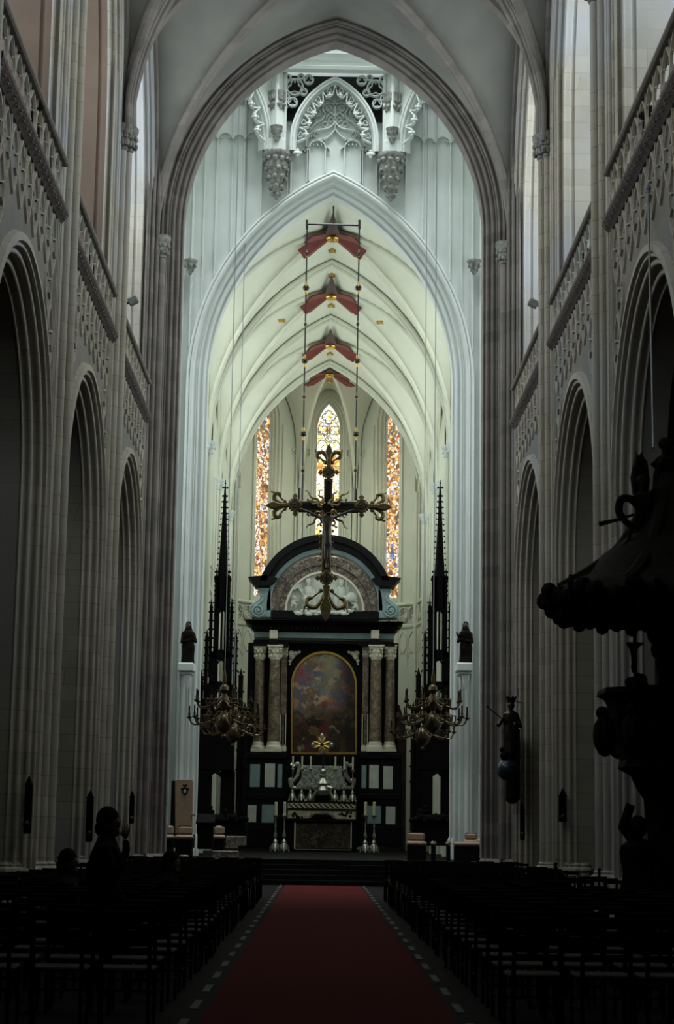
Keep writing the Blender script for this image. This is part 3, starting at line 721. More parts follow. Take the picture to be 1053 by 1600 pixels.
# drum of the lantern above, dark, and its walls down the transept sides
dr = MB(); octring(dr, [(.9, 27.1), (.9, 27.11), (.9, 35), (.2, 37), (-3, 38.5), (-4.8, 38.9)])
struct('ceiling_lantern', dr, M['stone_dark'])
tw = MB()
for s in (-1, 1):
    tw.grid([[(s*5.0, 49.9, 22), (s*5.0, 60.1, 22)], [(s*5.0, 49.9, 32), (s*5.0, 60.1, 32)]])
    for Y in (49.9, 60.3): tw.grid([[(s*4.9, Y, 0), (s*13, Y, 0)], [(s*4.9, Y, 24), (s*13, Y, 24)]])
    tw.grid([[(s*5, 49.9, 22.6), (s*5, 60.3, 22.6)], [(s*13, 49.9, 22.6), (s*13, 60.3, 22.6)]])
    tw.grid([[(s*13, 49.9, 0), (s*13, 60.3, 0)], [(s*13, 49.9, 24), (s*13, 60.3, 24)]])
tw.grid([[(-5, 49.9, 23.5), (5, 49.9, 23.5)], [(-5, 49.9, 32), (5, 49.9, 32)]])
struct('wall_transept', tw, M['paint'])

# ------------------------------------------------------------------ choir
CB = [60.4, 67.6, 75.2, 82.8]
ca, czs, chh = 4.45, 15.3, 7.0
cv = MB(); crb = MB()
for k in range(3): vault(cv, crb, CB[k], CB[k+1], ca, czs, chh, rr=.09)
for Yp in CB[1:]:
    for dy, r, dz in ((0, .11, .16), (-.13, .08, .05), (.13, .08, .05)):
        P = [(x, Yp+dy, fz(x, ca-.05, czs, chh)-.05-dz) for x in [-4.4*cos(pi/2*k/18) for k in range(19)]+[4.4*sin(pi/2*k/18) for k in range(1, 19)]]
        crb.tube(P, r, 8)
    for s in (-1, 1):
        pass
# apse: three canted walls, ribs to a boss
AP = [(-4.45, 82.8), (-4.15, 85.7), (-1.32, 88.5), (1.32, 88.5), (4.15, 85.7), (4.45, 82.8)]
boss = Vector((0, 85.0, 22.55))
for k in range(5):
    p, q = Vector(AP[k]), Vector(AP[k+1]); n = 10; L = (q-p).length
    rows = []
    for i in range(n+1):
        f = i/n; e = p.lerp(q, f); u = (f-.5)*2
        zt = fz(u, 1.0, 0, 1)*(22.35-17.5)+17.5 if True else 0
        row = []
        for j in range(11):
            g_ = j/10; w = e.lerp(Vector((boss.x, boss.y)), g_)
            ribz = fz((1-g_)*4.4, 4.45, czs+1.5, 22.5-czs-1.5); wallz = zt+(boss.z-zt)*sin(pi/2*g_)
            row.append((w.x, w.y, max(ribz, wallz)))
        rows.append(row)
    cv.grid(rows)
for k in range(6):
    p = Vector(AP[k]); P = []
    for j in range(15):
        g_ = sin(pi/2*j/14); w = p.lerp(Vector((boss.x, boss.y)), g_); P.append((w.x, w.y, fz((1-g_)*4.4, 4.45, czs+1.5, 22.5-czs-1.5)-.07))
    crb.tube(P, .09, 8)
struct('ceiling_choir', cv, M['paint_warm'], 60); struct('trim_4', crb, M['paint_warm'])

segs = []
for k in range(3):
    for s in (-1, 1): segs.append((s, Vector((s*4.60, CB[k])), Vector((s*4.60, CB[k+1])), 'side'))
for k in range(5):
    p, q = Vector(AP[k]), Vector(AP[k+1]); segs.append((0, p, q, 'apse%d' % k))
cwm = MB(); wn = 9; cmull = []
for (s, p, q, kind) in segs:
    L = (q-p).length; d = (q-p)/L; cen = (p+q)/2; nrm = Vector((d.y, -d.x))
    if nrm.dot(cen-Vector((0, 78 if kind == 'side' else 84))) < 0: nrm = -nrm
    mpp = lambda u, z, t, cen=cen, d=d, nrm=nrm: ((cen+d*u+nrm*t).x, (cen+d*u+nrm*t).y, z)
    hw = L/2
    if kind == 'side':
        aw, az, ah = 2.6, 5.4, 3.2; ww, wz, wh = 2.75, 16.0, 5.0; ws = 12.4
    elif kind in ('apse0', 'apse4'):
        aw, az, ah = .75, 5.6, 2.2; ww, wz, wh = .75, 17.5, 2.6; ws = 12.4
    else:
        aw, az, ah = (.9 if kind == 'apse2' else 1.25), 5.6, 2.3; ww, wz, wh = (.60 if kind == 'apse2' else .50), 20.45, 1.30; ws = 12.2
    jp = [(0, .8), (0, .35)] + rolls_profile(0, .35, .22, 0, [.5, -.5, .7, .5])
    arch_sweep(cwm, aw, az, ah, ZF, jp, mpp, 10); arch_wall(cwm, aw, .22, az, ah, ZF, -hw, hw, 10.7, mpp, 0, 10)
    # string course + blind balustrade tracery
    cwm.grid([[mpp(u, z, t) for t, z in ((.0, 10.62), (-.10, 10.70), (-.12, 10.80), (0, 10.86))] for u in (-hw, hw)])
    nq = max(2, int(L/.55)); sw = L/nq
    for i in range(nq):
        u = -hw+sw*(i+.5); cwm.bar([(u+sw*.44*cos(a), 11.28+.34*sin(a)) for a in [2*pi*j/12 for j in range(12)]], .05, mpp, .10, -.03, True)
        cwm.bar(foil(u, 11.28, .22, 4, 5), .035, mpp, .08, 0, True)
        cwm.bar(vesica(u, 10.0, sw*.42, 1.0), .05, mpp, .05, -.04, True); cwm.bar([(u-sw/2, 8.9), (u-sw/2, 10.6)], .05, mpp, .05, -.03)
        cwm.bar([(u+sw*.4*cos(a), 9.3+.3*sin(a)) for a in [pi*j/8 for j in range(9)]], .05, mpp, .05, -.03)
    cwm.grid([[mpp(u, z, t) for t, z in ((.12, 11.72), (-.06, 11.72), (-.08, 11.78), (-.02, 11.86), (.12, 11.86))] for u in (-hw, hw)])
    # upper wall with the tall window
    tt = .10
    arch_wall(cwm, ww, .30, wz, wh, 10.8, -hw, hw, 24, lambda u, z, t: mpp(u, z, t), tt, 12)
    wp = [(0, .62), (0, .42)] + rolls_profile(0, .42, .30, tt, [.5, -.7, .8, -.5, .6])
    arch_sweep(cwm, ww, wz, wh, 10.8, wp, mpp, 12)
    cwm.grid([[mpp(-ww, 10.8, .5), mpp(ww, 10.8, .5)], [mpp(-ww, ws, .5), mpp(ww, ws, .5)]])
    g = MB(); P = arch_path(ww, wz, wh, 0, ws, 10); g.prism(P, mpp, .52, .55)
    big = kind == 'side' or kind in ('apse0', 'apse4')
    w = struct('window_%d' % wn, g, M['daylight_glass'] if big else (M['glass_mid'] if kind == 'apse2' else M['glass_side']), 0); wn += 1
    fr = MB()
    if big:
        for k in range(-1, 2): fr.bar([(k*ww/2, ws), (k*ww/2, arch_z(ww, wz, wh, 0, k*ww/2)-.03)], .10, mpp, .52, .42)
    else:
        zt = 19.55
        if kind == 'apse2': fr.bar([(0, ws), (0, zt)], .09, mpp, .52, .40); fr.bar([(0, zt), (0, zt+.12)], .07, mpp, .52, .40)
        else: fr.bar([(.48*cos(a), zt-.05+.6*sin(a)) for a in [pi*j/10 for j in range(11)]], .06, mpp, .52, .42)
        for s2 in (-1, 1) if kind == 'apse2' else ():
            uc = s2*.30
            fr.bar([(uc+.28*cos(a), zt-.05+.42*sin(a)) for a in [pi*j/10 for j in range(11)]], .06, mpp, .52, .42)
            fr.bar(foil(uc*.98, 20.40, .25, 4, 6, pi/4), .05, mpp, .52, .42, True)
        fr.bar(foil(0, 19.98, .16, 4, 6, 0), .045, mpp, .52, .42, True); fr.bar(foil(0, 21.05, .33, 4, 6, 0), .055, mpp, .52, .42, True)
        for s2 in (-1, 1): fr.bar([(s2*.05, 20.15), (s2*.04, 20.7), (s2*.3, 20.8), (s2*.5, 20.6)], .05, mpp, .52, .42)
        fr.bar(arch_path(ww, wz, wh, -.03, ws, 10), .08, mpp, .52, .42)
    z_ = ws+.7
    while z_ < (19.5 if not big else 19): fr.bar([(-ww, z_), (ww, z_)], .03, mpp, .52, .49); z_ += .72 if not big else 1.2
    fr.build('window_tracery', M['paint_warm'] if big else M['paint'], w)
    for sg in (-1, 1):                                # slim wall shafts and corner shafts
        cwm.cyl(*mpp(sg*(hw-.02), 0, -.06)[:2], ZF, czs+1.6, .11, 10)
        cwm.cyl(*mpp(sg*(hw-.22), 0, .02)[:2], ZF, 21, .05, 8)
        if not big:
            cwm.cyl(*mpp(sg*(ww+.42), 0, .05)[:2], 11.8, 20.4, .04, 8)
            cwm.bar(foil(sg*(hw-.28), 19.2, .22, 4, 5, pi/4), .05, mpp, .1, 0, True)
struct('wall_choir', cwm, M['paint_warm'])
# wall piers of the choir: clustered shafts with pale capitals
for i, Yp in enumerate(CB[1:]):
    for s in (-1, 1):
        mb = MB()
        for X, dy, r in ((4.32, 0, .14), (4.45, -.26, .09), (4.45, .26, .09), (4.52, -.42, .06), (4.52, .42, .06)): mb.cyl(s*X, Yp+dy, ZF, czs, r, 12)
        core = [(4.64, -.6), (4.46, -.3), (4.36, -.1), (4.36, .1), (4.46, .3), (4.64, .6)]
        mb.grid([[(s*x, Yp+y, ZF) for x, y in core], [(s*x, Yp+y, 22) for x, y in core]])
        p = struct('trim_%d' % (20+i+(3 if s > 0 else 0)), mb, M['paint_warm'])
        c = MB()
        for X, dy, r in ((4.32, 0, .14), (4.45, -.26, .09), (4.45, .26, .09)):
            c.lathe([(r, czs-.38), (r+.03, czs-.36), (r+.02, czs-.3), (r+.09, czs-.05), (r+.11, czs), (r+.11, czs+.08)], (s*X, Yp+dy, 0), 10)
            for k in range(7): c.ball((s*X+(r+.05)*cos(k*.9), Yp+dy+(r+.05)*sin(k*.9), czs-.18), .05, 5, 4)
        c.build('capital', M['paint'], p)
ow = MB()
for s in (-1, 1): ow.grid([[(s*6.6, 60.3, 0), (s*6.6, 93, 0)], [(s*6.6, 60.3, 10.7), (s*6.6, 93, 10.7)]])
ow.grid([[(-6.6, 93, 0), (6.6, 93, 0)], [(-6.6, 93, 10.7), (6.6, 93, 10.7)]])
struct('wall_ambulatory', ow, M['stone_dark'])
rf = MB(); 
for s in (-1, 1): rf.grid([[(s*5.0, 60.3, 10.72), (s*5.0, 93, 10.72)], [(s*6.6, 60.3, 10.72), (s*6.6, 93, 10.72)]])
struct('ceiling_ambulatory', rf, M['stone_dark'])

# painted stars round the choir keystones
for i, Yb in enumerate([64.0, 71.4, 79.0, 85.0]):
    hb = (CB[min(i, 2)+1]-CB[min(i, 2)])/2
    t = empty('painted_star', (0, Yb, 22.2))
    tag(t, 'dark red painted star round a gilt keystone of the choir vault, ' + ['nearest and largest', 'second from front', 'third from front', 'farthest and smallest'][i], 'vault painting', 'painted stars along the choir ceiling')
    a1 = MB(); a2 = MB()
    def zz(x, y): return (max(fz(x, ca, czs, chh), fz(y*ca/3.75, ca, czs, chh))-.21) if i < 3 else 22.28-.36*abs(x)-.08*abs(y)
    def arm(mb, ang, L, w0, w1, lift=0, wide=1.0):
        rows = []
        for k in range(7):
            f = k/6; r = .28+(L-.28)*f; w = w0+(w1-w0)*f; row = []
            for q in (-1, -.5, 0, .5, 1):
                x = r*cos(ang)-q*w*sin(ang); y = r*sin(ang)+q*w*cos(ang)
                row.append((x, Yb+y, zz(x, y)-lift+(0 if q else -.04)-(.12 if abs(q) < 1 else 0)*0))
            rows.append(row)
        top = [[(p[0], p[1], p[2]+.05) for p in r_] for r_ in rows]
        mb.grid(rows); mb.grid(top); mb.grid([[r_[0] for r_ in rows], [r_[0] for r_ in top]]); mb.grid([[r_[-1] for r_ in rows], [r_[-1] for r_ in top]]); mb.grid([rows[-1], top[-1]])
    for ang in (0, pi): arm(a1, ang, .92, .22, .34)
    for ang in (radians(40), radians(140)): arm(a1, ang, 1.30, .22, .32, .03)
    for ang in (radians(-40), radians(220)): arm(a1, ang, 1.22, .22, .34, .03)
    arm(a2, -pi/2, 2.3 if i < 3 else 1.3, .28, .02, .03)
    a1.build('red_arms', M['redpaint'], t, 60); a2.build('pointed_arms', M['darkbrownpaint'], t, 60)
    b_ = MB(); b_.lathe([(.04, -.10), (.12, -.09), (.14, -.05), (.20, -.04), (.23, .0), (.23, .08)], (0, Yb, zz(0, 0)-.14), 18)
    for k in range(10): b_.ball((.17*cos(k*pi/5), Yb+.17*sin(k*pi/5), zz(0, 0)-.20), .045, 5, 4)
    b_.build('keystone_boss', M['gold'], t)
for i, (x, y_) in enumerate([(0, 66.3), (0, 69.4), (0, 73.6), (-1.9, 71.4), (1.9, 71.4), (0, 81.4), (0, 87.0)]):
    b_ = MB(); z = (max(fz(x, ca, czs, chh), 0) if x else 22.28)-.06
    if i == 6: z = 22.3
    b_.lathe([(.03, -.05), (.12, -.04), (.14, 0), (.14, .05)], (x, y_, z), 10)
    for k in range(4): b_.ball((x+.13*cos(k*pi/2+.7), y_+.13*sin(k*pi/2+.7), z-.01), .05, 6, 4)
    tag(b_.build('gilt_boss', M['gold']), ['small gilt boss just beyond the nearest painted star', 'small gilt boss before the second painted star', 'small gilt boss beyond the second painted star', 'small gilt boss left of the vault ridge', 'small gilt boss right of the vault ridge', 'small gilt boss before the farthest painted star', 'small gilt boss over the middle stained window'][i], 'ceiling boss', 'small gilt bosses on the choir vault')

# ------------------------------------------------------------------ helpers for furnishings
def PX(L, Y): return [(lambda p: (p.x, p.z))(at(x, y, Y)) for x, y in L]
def ymap(Y): return lambda u, z, t: (u, Y+t, z)
def px_box(mb, x0, y0, x1, y1, Y, Yb, bev=0.0):
    a, b = at(x0, y0, Y), at(x1, y1, Y); mb.box(min(a.x, b.x), Y, min(a.z, b.z), max(a.x, b.x), Yb, max(a.z, b.z), bev=bev)
def skin(name, V, E_, R, mat, parent=None, lvl=2):
    me = bpy.data.meshes.new(name); me.from_pydata([tuple(v) for v in V], E_, []); me.update()
    o = bpy.data.objects.new(name, me); COL.objects.link(o); me.materials.append(mat)
    sk = o.modifiers.new('skin', 'SKIN')
    if not me.skin_vertices: raise RuntimeError('no skin layer')
    for i, r in enumerate(R):
        rr = r if isinstance(r, tuple) else (r, r); me.skin_vertices[0].data[i].radius = rr; me.skin_vertices[0].data[i].use_root = (i == 0)
    sk.use_smooth_shade = True
    s2 = o.modifiers.new('sub', 'SUBSURF'); s2.levels = lvl; s2.render_levels = lvl
    if parent is not None: o.parent = parent; o.matrix_parent_inverse = Matrix.Translation(-Vector(parent.location))
    return o
def robed(mb, c, H, w=.15, face=-1, n=20, lean=0):
    """draped standing robe, feet at c, height H to the shoulders; folds modelled in the surface"""
    rows = []; PR = [1.0, .98, .95, .93, .92, .94, .97, .95, .88, .82, .86, .94, .98, .90, .36]
    for i in range(15):
        f = i/14; r = w*PR[i]
        row = []
        for k in range(n):
            a = 2*pi*k/n; q = 1+.10*sin(a*7+f*3)*(1-f*.6)+.04*sin(a*3+5*f)
            row.append((c[0]+r*q*cos(a)+lean*f*H, c[1]+r*q*.72*sin(a), c[2]+f*H))
        rows.append(row)
    b = len(mb.v); mb.grid(rows, True); mb.f.append(tuple(range(b, b+n))[::-1]); e = len(mb.v); mb.f.append(tuple(range(e-n, e)))
def head(mb, c, r):
    """head with brow, nose and chin facing -Y"""
    mb.ball(c, r, 14, 10, .82, .95, 1.15); mb.ball((c[0], c[1]-r*.90, c[2]-r*.1), r*.2, 8, 5, .7, 1, 1.4); mb.ball((c[0], c[1]-r*.62, c[2]-r*.75), r*.38, 8, 5, 1, 1, .8)
    for s in (-1, 1): mb.ball((c[0]+s*r*.80, c[1], c[2]-r*.05), r*.22, 6, 4, .5, 1, 1.3)

# ------------------------------------------------------------------ hanging crucifix
CY = 58.2
t = empty('hanging_crucifix', at(508, 971, CY)); tag(t, 'large tarnished gilt crucifix hanging before the chancel with flaming rays and fleur-de-lis ends', 'crucifix')
cm = ymap(CY)
c = MB()
c.prism(PX([(506, 748), (520, 748), (519, 783), (560, 784), (560, 801), (518, 801), (517, 893), (502, 893), (504, 801), (466, 800), (466, 783), (506, 783)], CY), cm, -.08, .08, .03)
c.build('cross_beams', M['darkgold'], t)
c = MB(); c.prism(PX([(509, 752), (517, 752), (516, 787), (556, 788), (556, 797), (515, 797), (513, 889), (506, 889), (507, 797), (470, 796), (470, 787), (508, 787)], CY), cm, -.11, -.08)
c.build('dark_inlay', M['black'], t)
def diamond(cx, cy, r):
    mb = MB(); P = []
    for k in range(4):
        a = k*pi/2; P += [(cx+r*cos(a-.28), cy+r*sin(a-.28)), (cx+r*1.1*cos(a), cy+r*1.1*sin(a)), (cx+r*cos(a+.28), cy+r*sin(a+.28)), (cx+r*.74*cos(a+pi/4), cy+r*.74*sin(a+pi/4))]
    mb.prism(PX(P[::-1], CY), cm, -.14, .1, .03)
    o = mb.build('diamond_plaque', M['darkgold'], t)
    m2 = MB(); m2.prism(PX([(cx+r*.68*cos(k*pi/2), cy+r*.68*sin(k*pi/2)) for k in range(4)][::-1], CY), cm, -.17, -.14)
    for k in range(5): m2.ball(at(cx+r*.25*cos(k*1.26), cy+r*.25*sin(k*1.26), CY-.17), .045, 6, 4)
    m2.build('medallion', M['bronze'], o)
    lf = MB()
    for k in range(4):
        a = k*pi/2
        for (d, q, rr) in ((1.22, 0, .055), (1.42, 0, .05), (1.28, .16, .04), (1.28, -.16, .04), (.92, .6, .035), (.92, -.6, .035)): lf.ball(at(cx+r*d*cos(a+q), cy+r*d*sin(a+q), CY), rr, 6, 4, 1, .6)
    lf.build('leaf_crest', M['darkgold'], t)
for (x, y, r) in ((461, 789, 11), (565, 791, 11), (513.5, 738, 10), (510, 903, 11)): diamond(x, y, r)
def fleur(cx, cy, dx, dy, L):
    """fleur-de-lis terminal from (cx,cy) towards (dx,dy)"""
    nx, ny = -dy, dx; g = lambda a, b: (cx+dx*a*L+nx*b*L, cy+dy*a*L+ny*b*L)
    mb = MB(); mb.prism(PX([g(0, -.10), g(.35, -.07), (g(.6, -.17)), g(.8, -.12), g(1.0, 0), g(.8, .12), g(.6, .17), g(.35, .07), g(0, .10)], CY) if True else 0, cm, -.09, .09, .02)
    for s in (-1, 1):
        P = curve([g(.15, .05*s), g(.40, .12*s), (g(.62, .30*s)), g(.55, .52*s), g(.36, .50*s), g(.36, .36*s)], 5)
        mb.tube([at(p[0], p[1], CY) for p in P], [.035+.03*sin(pi*i/(len(P)-1)) for i in range(len(P))], 7)
        P = curve([g(.1, .06*s), g(.45, .5*s), g(.75, .62*s)], 4); mb.tube([at(p[0], p[1], CY+.03) for p in P], .028, 5)
    for s in (-1, 1): mb.ball(at(*g(.15, .16*s), CY), .07, 7, 5)
    mb.build('fleur_de_lis_end', M['darkgold'], t)
fleur(450, 789.5, -1, .01, 35); fleur(576, 791.5, 1, .03, 36); fleur(513.7, 728, .01, -1, 34); fleur(510, 915, -.03, 1, 56)
# wavy rays
for ang in (38, 62, 22, 142, 118, 158, -42, -62, -22, -138, -118, -158):
    a = radians(ang); L = 44 if abs(ang) in (38, 142, 42, 138) else 32; P = []
    for k in range(13):
        d = 8+(L-8)*k/12; q = sin(k*1.05)*1.8; P.append(at(511+d*cos(a)-q*sin(a), 795-d*sin(a)*1.05-q*cos(a), CY-.16))
    r_ = MB(); r_.tube(P, [.065*(1-.8*k/12) for k in range(13)], 6); r_.build('flaming_ray', M['darkgold'], t)
sc = MB()
for k in range(9):
    for s in (-1, 1):
        p = at(481+k*7.5 if k < 9 else 0, 781 if s < 0 else 804, CY)
        if abs(p.x-at(511, 795, CY).x) > .25: sc = MB(); sc.ball(p, .045, 6, 4); sc.tube([p, (p.x, p.y, p.z-.09*-s)], .03, 5); sc.build('gilt_bead', M['darkgold'], t)
        p = at(511-(k*.25)+s*9.5, 812+k*9, CY); sc = MB(); sc.ball(p, .04, 6, 4); sc.build('gilt_bead', M['darkgold'], t)
h = at(511, 803, CY-.22)
def q(px, py, d=.22): return at(px, py, CY-d)
V = [q(512, 845), q(511, 832), q(511, 820), q(511, 811), q(511, 806), q(512, 800, .28), q(498, 808), q(485, 801), q(472, 796), q(468, 795), q(524, 808), q(538, 802), q(551, 797), q(555, 796),
     q(509, 856, .24), q(509, 868, .26), q(510, 882, .22), q(510, 888, .27), q(514, 857, .24), q(513, 869, .27), q(511, 882, .24), q(511, 888, .29)]
E_ = [(0, 1), (1, 2), (2, 3), (3, 4), (4, 5), (3, 6), (6, 7), (7, 8), (8, 9), (3, 10), (10, 11), (11, 12), (12, 13), (0, 14), (14, 15), (15, 16), (16, 17), (0, 18), (18, 19), (19, 20), (20, 21)]
R_ = [.13, .12, .15, .11, .06, .09, .055, .045, .035, .03, .055, .045, .035, .03, .08, .065, .045, .04, .08, .065, .045, .04]
skin('corpus', V, E_, R_, M['bronze'], t)
# suspension: two knobbed rods from an iron bar
RY = CY
t = empty('suspension_rods', at(521, 352, RY)); tag(t, 'iron crossbar with two knobbed rods that carry the hanging crucifix', 'suspension rods')
b_ = MB(); b_.tube([at(478, 350, RY), at(563, 352, RY)], .035, 6); b_.tube([at(521, 322, RY), at(521, 352, RY)], .03, 6)
for x in (479.5, 561.5): b_.tube([at(x, 344, RY), at(x, 358, RY)], .045, 6)
b_.build('crossbar', M['metal'], t)
for (xa, xb) in ((480, 472), (561.5, 554.5)):
    r_ = MB(); r_.tube([at(xa, 350, RY), at(xb, 782, RY)], .026, 6); o = r_.build('rod', M['metal'], t)
    for (y, rr) in ((396, .06), (450, .105), (507, .055), (564, .10), (620, .055), (678, .10), (735, .055)):
        p = at(xa+(xb-xa)*(y-350)/432, y, RY); k_ = MB(); k_.ball(p, rr, 10, 6); k_.build('knob', M['bronze'], o)
        k_ = MB()
        for s in (-1, 1): k_.lathe([(rr*.55, 0), (rr*.35, s*rr*.5), (.03, s*rr*1.3)] if s > 0 else [(.03, -rr*1.3), (rr*.35, -rr*.5), (rr*.55, 0)], (p.x, p.y, p.z+s*rr*.75), 8)
        k_.build('gilt_collar', M['gold'], o)

# ------------------------------------------------------------------ high altar
HY = 80.0
t = empty('high_altar', (0, HY, ZF)); tag(t, 'tall black and white marble high altar retable with columns and a rounded pediment', 'altar')
def part(name, mat, mb, par=None, sm=35): return mb.build(name, mat, par or t, sm)
b_ = MB(); px_box(b_, 388, 1004, 450, 1176, HY, HY+.7); px_box(b_, 560, 1004, 621, 1176, HY, HY+.7); px_box(b_, 449, 1004, 561, 1182, HY+.05, HY+.7)
part('black_body', M['black'], b_)
b_ = MB(); 
for (x0, x1) in ((382, 450), (560, 627)):
    px_box(b_, x0+2, 1186, x1, 1296, HY-1.0, HY+.7, .03); px_box(b_, x0, 1176, x1, 1186, HY-1.12, HY+.7, .04); px_box(b_, x0, 1240, x1, 1249, HY-1.08, HY, .03); px_box(b_, x0-2, 1291, x1+1, 1324, HY-1.15, HY+.7, .03)
px_box(b_, 450, 1178, 560, 1324, HY-.35, HY+.7)
part('pedestal', M['black'], b_)
for (x0, y0, x1, y1, mt) in ((391, 1194, 405.5, 1230, 'bluegrey'), (414, 1193, 429, 1230, 'whitemarble'), (434, 1194, 440.5, 1231, 'bluegrey'), (565, 1196, 572, 1232, 'bluegrey'), (577, 1195, 591.5, 1232, 'whitemarble'), (599, 1197, 613.5, 1233, 'whitemarble'),
                             (387, 1258, 400, 1285, 'whitemarble'), (409, 1257, 428, 1286, 'bluegrey'), (574, 1259, 595, 1287, 'bluegrey'), (603, 1260, 617.5, 1288, 'whitemarble')):
    p_ = MB(); px_box(p_, x0, y0, x1, y1, HY-1.03, HY-.99, .008); part('marble_panel', M[mt], p_)
def column(x, r, Y, small=False):
    base = at(x, 1175, Y); top = at(x, 1008, Y); z0, z1 = base.z, top.z; X = base.x+(top.x-base.x)*.0
    c = MB(); n = 32 if not small else 24; rows = []
    za, zb = z0+.42, z1-.62
    for k in range(9):
        f = k/8; rad = r*(1-.16*f**1.6); rows.append([((X+rad*(1-.05*(i % 2))*cos(2*pi*i/n)), Y+rad*(1-.05*(i % 2))*sin(2*pi*i/n), za+(zb-za)*f) for i in range(n)])
    c.grid(rows, True); o = part('column', M['redmarble'], c)
    c = MB(); c.box(X-r*1.35, Y-r*1.35, z0, X+r*1.35, Y+r*1.35, z0+.12); c.lathe([(r*1.32, z0+.12), (r*1.36, z0+.18), (r*1.28, z0+.24), (r*1.1, z0+.28), (r*1.12, z0+.34), (r*1.0, z0+.42)], (X, Y, 0), 20)
    c.build('column_base', M['creammarble'], o)
    c = MB(); rt = r*.84; c.lathe([(rt, zb), (rt*1.12, zb+.03), (rt, zb+.06), (rt*1.02, zb+.3), (rt*1.35, zb+.52)], (X, Y, 0), 16)
    for lv, (zz, rr, nn) in enumerate(((zb+.16, rt*1.10, 8), (zb+.33, rt*1.2, 8), (zb+.46, rt*1.42, 4))):
        for k in range(nn):
            a = 2*pi*(k+.5*lv)/nn+(pi/4 if lv == 2 else 0); c.ball((X+rr*cos(a), Y+rr*sin(a), zz), .065 if lv < 2 else .09, 7, 5, 1, 1, 1.3 if lv < 2 else .9)
    c.box(X-rt*1.55, Y-rt*1.55, z1-.10, X+rt*1.55, Y+rt*1.55, z1, bev=.02); c.build('capital', M['creammarble'], o)
column(403, .215, HY-.55); column(427, .255, HY-.85); column(608, .215, HY-.55); column(586, .255, HY-.85)
for x in (441.5, 569.5):
    a, b2 = at(x, 1175, HY-.3), at(x, 1008, HY-.3); c = MB(); c.box(a.x-.12, HY-.42, a.z+.25, a.x+.12, HY, b2.z-.5)
    for k in (-1, 0, 1): c.box(a.x+k*.07-.02, HY-.44, a.z+.3, a.x+k*.07+.02, HY-.42, a.z+1.55)
    o = part('pilaster', M['redmarble'], c)
    c = MB(); c.box(a.x-.15, HY-.47, a.z, a.x+.15, HY, a.z+.25, bev=.03); c.box(a.x-.13, HY-.44, a.z+.25, a.x-.05, HY-.425, a.z+1.55); c.box(a.x+.05, HY-.44, a.z+.25, a.x+.13, HY-.425, a.z+1.55); c.build('pilaster_base', M['creammarble'], o)
    c = MB(); c.box(a.x-.17, HY-.5, b2.z-.1, a.x+.17, HY, b2.z, bev=.02); c.box(a.x-.12, HY-.43, b2.z-.5, a.x+.12, HY, b2.z-.1)
    for i in range(3):
        for j in range(3): c.ball((a.x-.1+.1*i, HY-.45, b2.z-.42+.13*j), .06, 6, 4)
    c.build('capital', M['creammarble'], o)
b_ = MB(); px_box(b_, 396, 999, 616, 1008, HY-.7, HY+.7, .03); px_box(b_, 420, 999, 435, 1008, HY-1.2, HY, .03); px_box(b_, 578, 999, 594, 1008, HY-1.2, HY, .03)
px_box(b_, 396, 1004, 450, 1010, HY-.85, HY+.3); px_box(b_, 560, 1004, 617, 1010, HY-.85, HY+.3); part('architrave', M['black'], b_)
b_ = MB(); px_box(b_, 397, 987, 616, 999, HY-.6, HY+.6); part('frieze', M['bluegrey'], b_)
for x0 in (421, 580): b_ = MB(); px_box(b_, x0, 984, x0+12.5, 998, HY-1.1, HY, .02); part('frieze_block', M['creammarble'], b_)
b_ = MB()
for (x0, x1, y0, y1, d) in ((395, 619, 983, 988, .75), (391, 623, 978, 983, .95), (387, 627, 974, 978, 1.2), (384, 629, 971, 974, 1.45), (382, 631, 968, 971, 1.55)): px_box(b_, x0, y0, x1, y1, HY-d, HY+.7, .015)
for k in range(34): px_box(b_, 394+k*6.8, 979, 397+k*6.8, 982.5, HY-1.05, HY-.9)
part('cornice', M['black'], b_)
b_ = MB(); px_box(b_, 424, 953, 592, 969, HY-.6, HY+.6, .02); part('attic_plinth', M['black'], b_)
am = ymap(HY)
def ring(cx, cy, r0, r1, Y0, Y1, ymax, name, mat, a0=None):
    al = math.asin(max(-1, min(1, (cy-ymax)/r1))) if a0 is None else a0; P = []; n = 40
    ai = math.asin(max(-1, min(1, (cy-ymax)/r0)))
    P = [(cx+r1*cos(al+(pi-2*al)*i/n), cy-r1*sin(al+(pi-2*al)*i/n)) for i in range(n+1)]
    I = [(cx+r0*cos(ai+(pi-2*ai)*i/n), cy-r0*sin(ai+(pi-2*ai)*i/n)) for i in range(n+1)]
    A, B = PX(P, HY), PX(I, HY); mb = MB()
    mb.grid([[am(u, z, Y1) for u, z in A], [am(u, z, Y0) for u, z in A], [am(u, z, Y0) for u, z in B], [am(u, z, Y1) for u, z in B]])
    for e in (0, n): mb.add([am(*A[e], Y0), am(*A[e], Y1), am(*B[e], Y1), am(*B[e], Y0)], [(0, 1, 2, 3)])
    return part(name, M[mat], mb)
ring(507, 947, 89, 104, -.95, .5, 908, 'rounded_pediment', 'black'); ring(507, 947, 96, 106, -1.1, .3, 912, 'pediment_moulding', 'black')
ring(507, 950, 84, 90, -.55, .4, 956, 'blue_grey_arch', 'bluegrey'); ring(507, 956, 72, 85, -.42, .4, 956, 'mottled_arch', 'darkmottle'); ring(507, 956, 60, 73, -.25, .4, 956, 'inner_arch', 'darkmottle')
o = ring(507, 956, 59, 62, -.35, .3, 956, 'tympanum_moulding', 'creammarble')
b_ = MB(); P = [(507+60*cos(pi*i/24), 956-62*sin(pi*i/24)) for i in range(25)]; b_.prism(PX(P, HY), am, -.12, .2); part('tympanum', M['whitemarble'], b_)
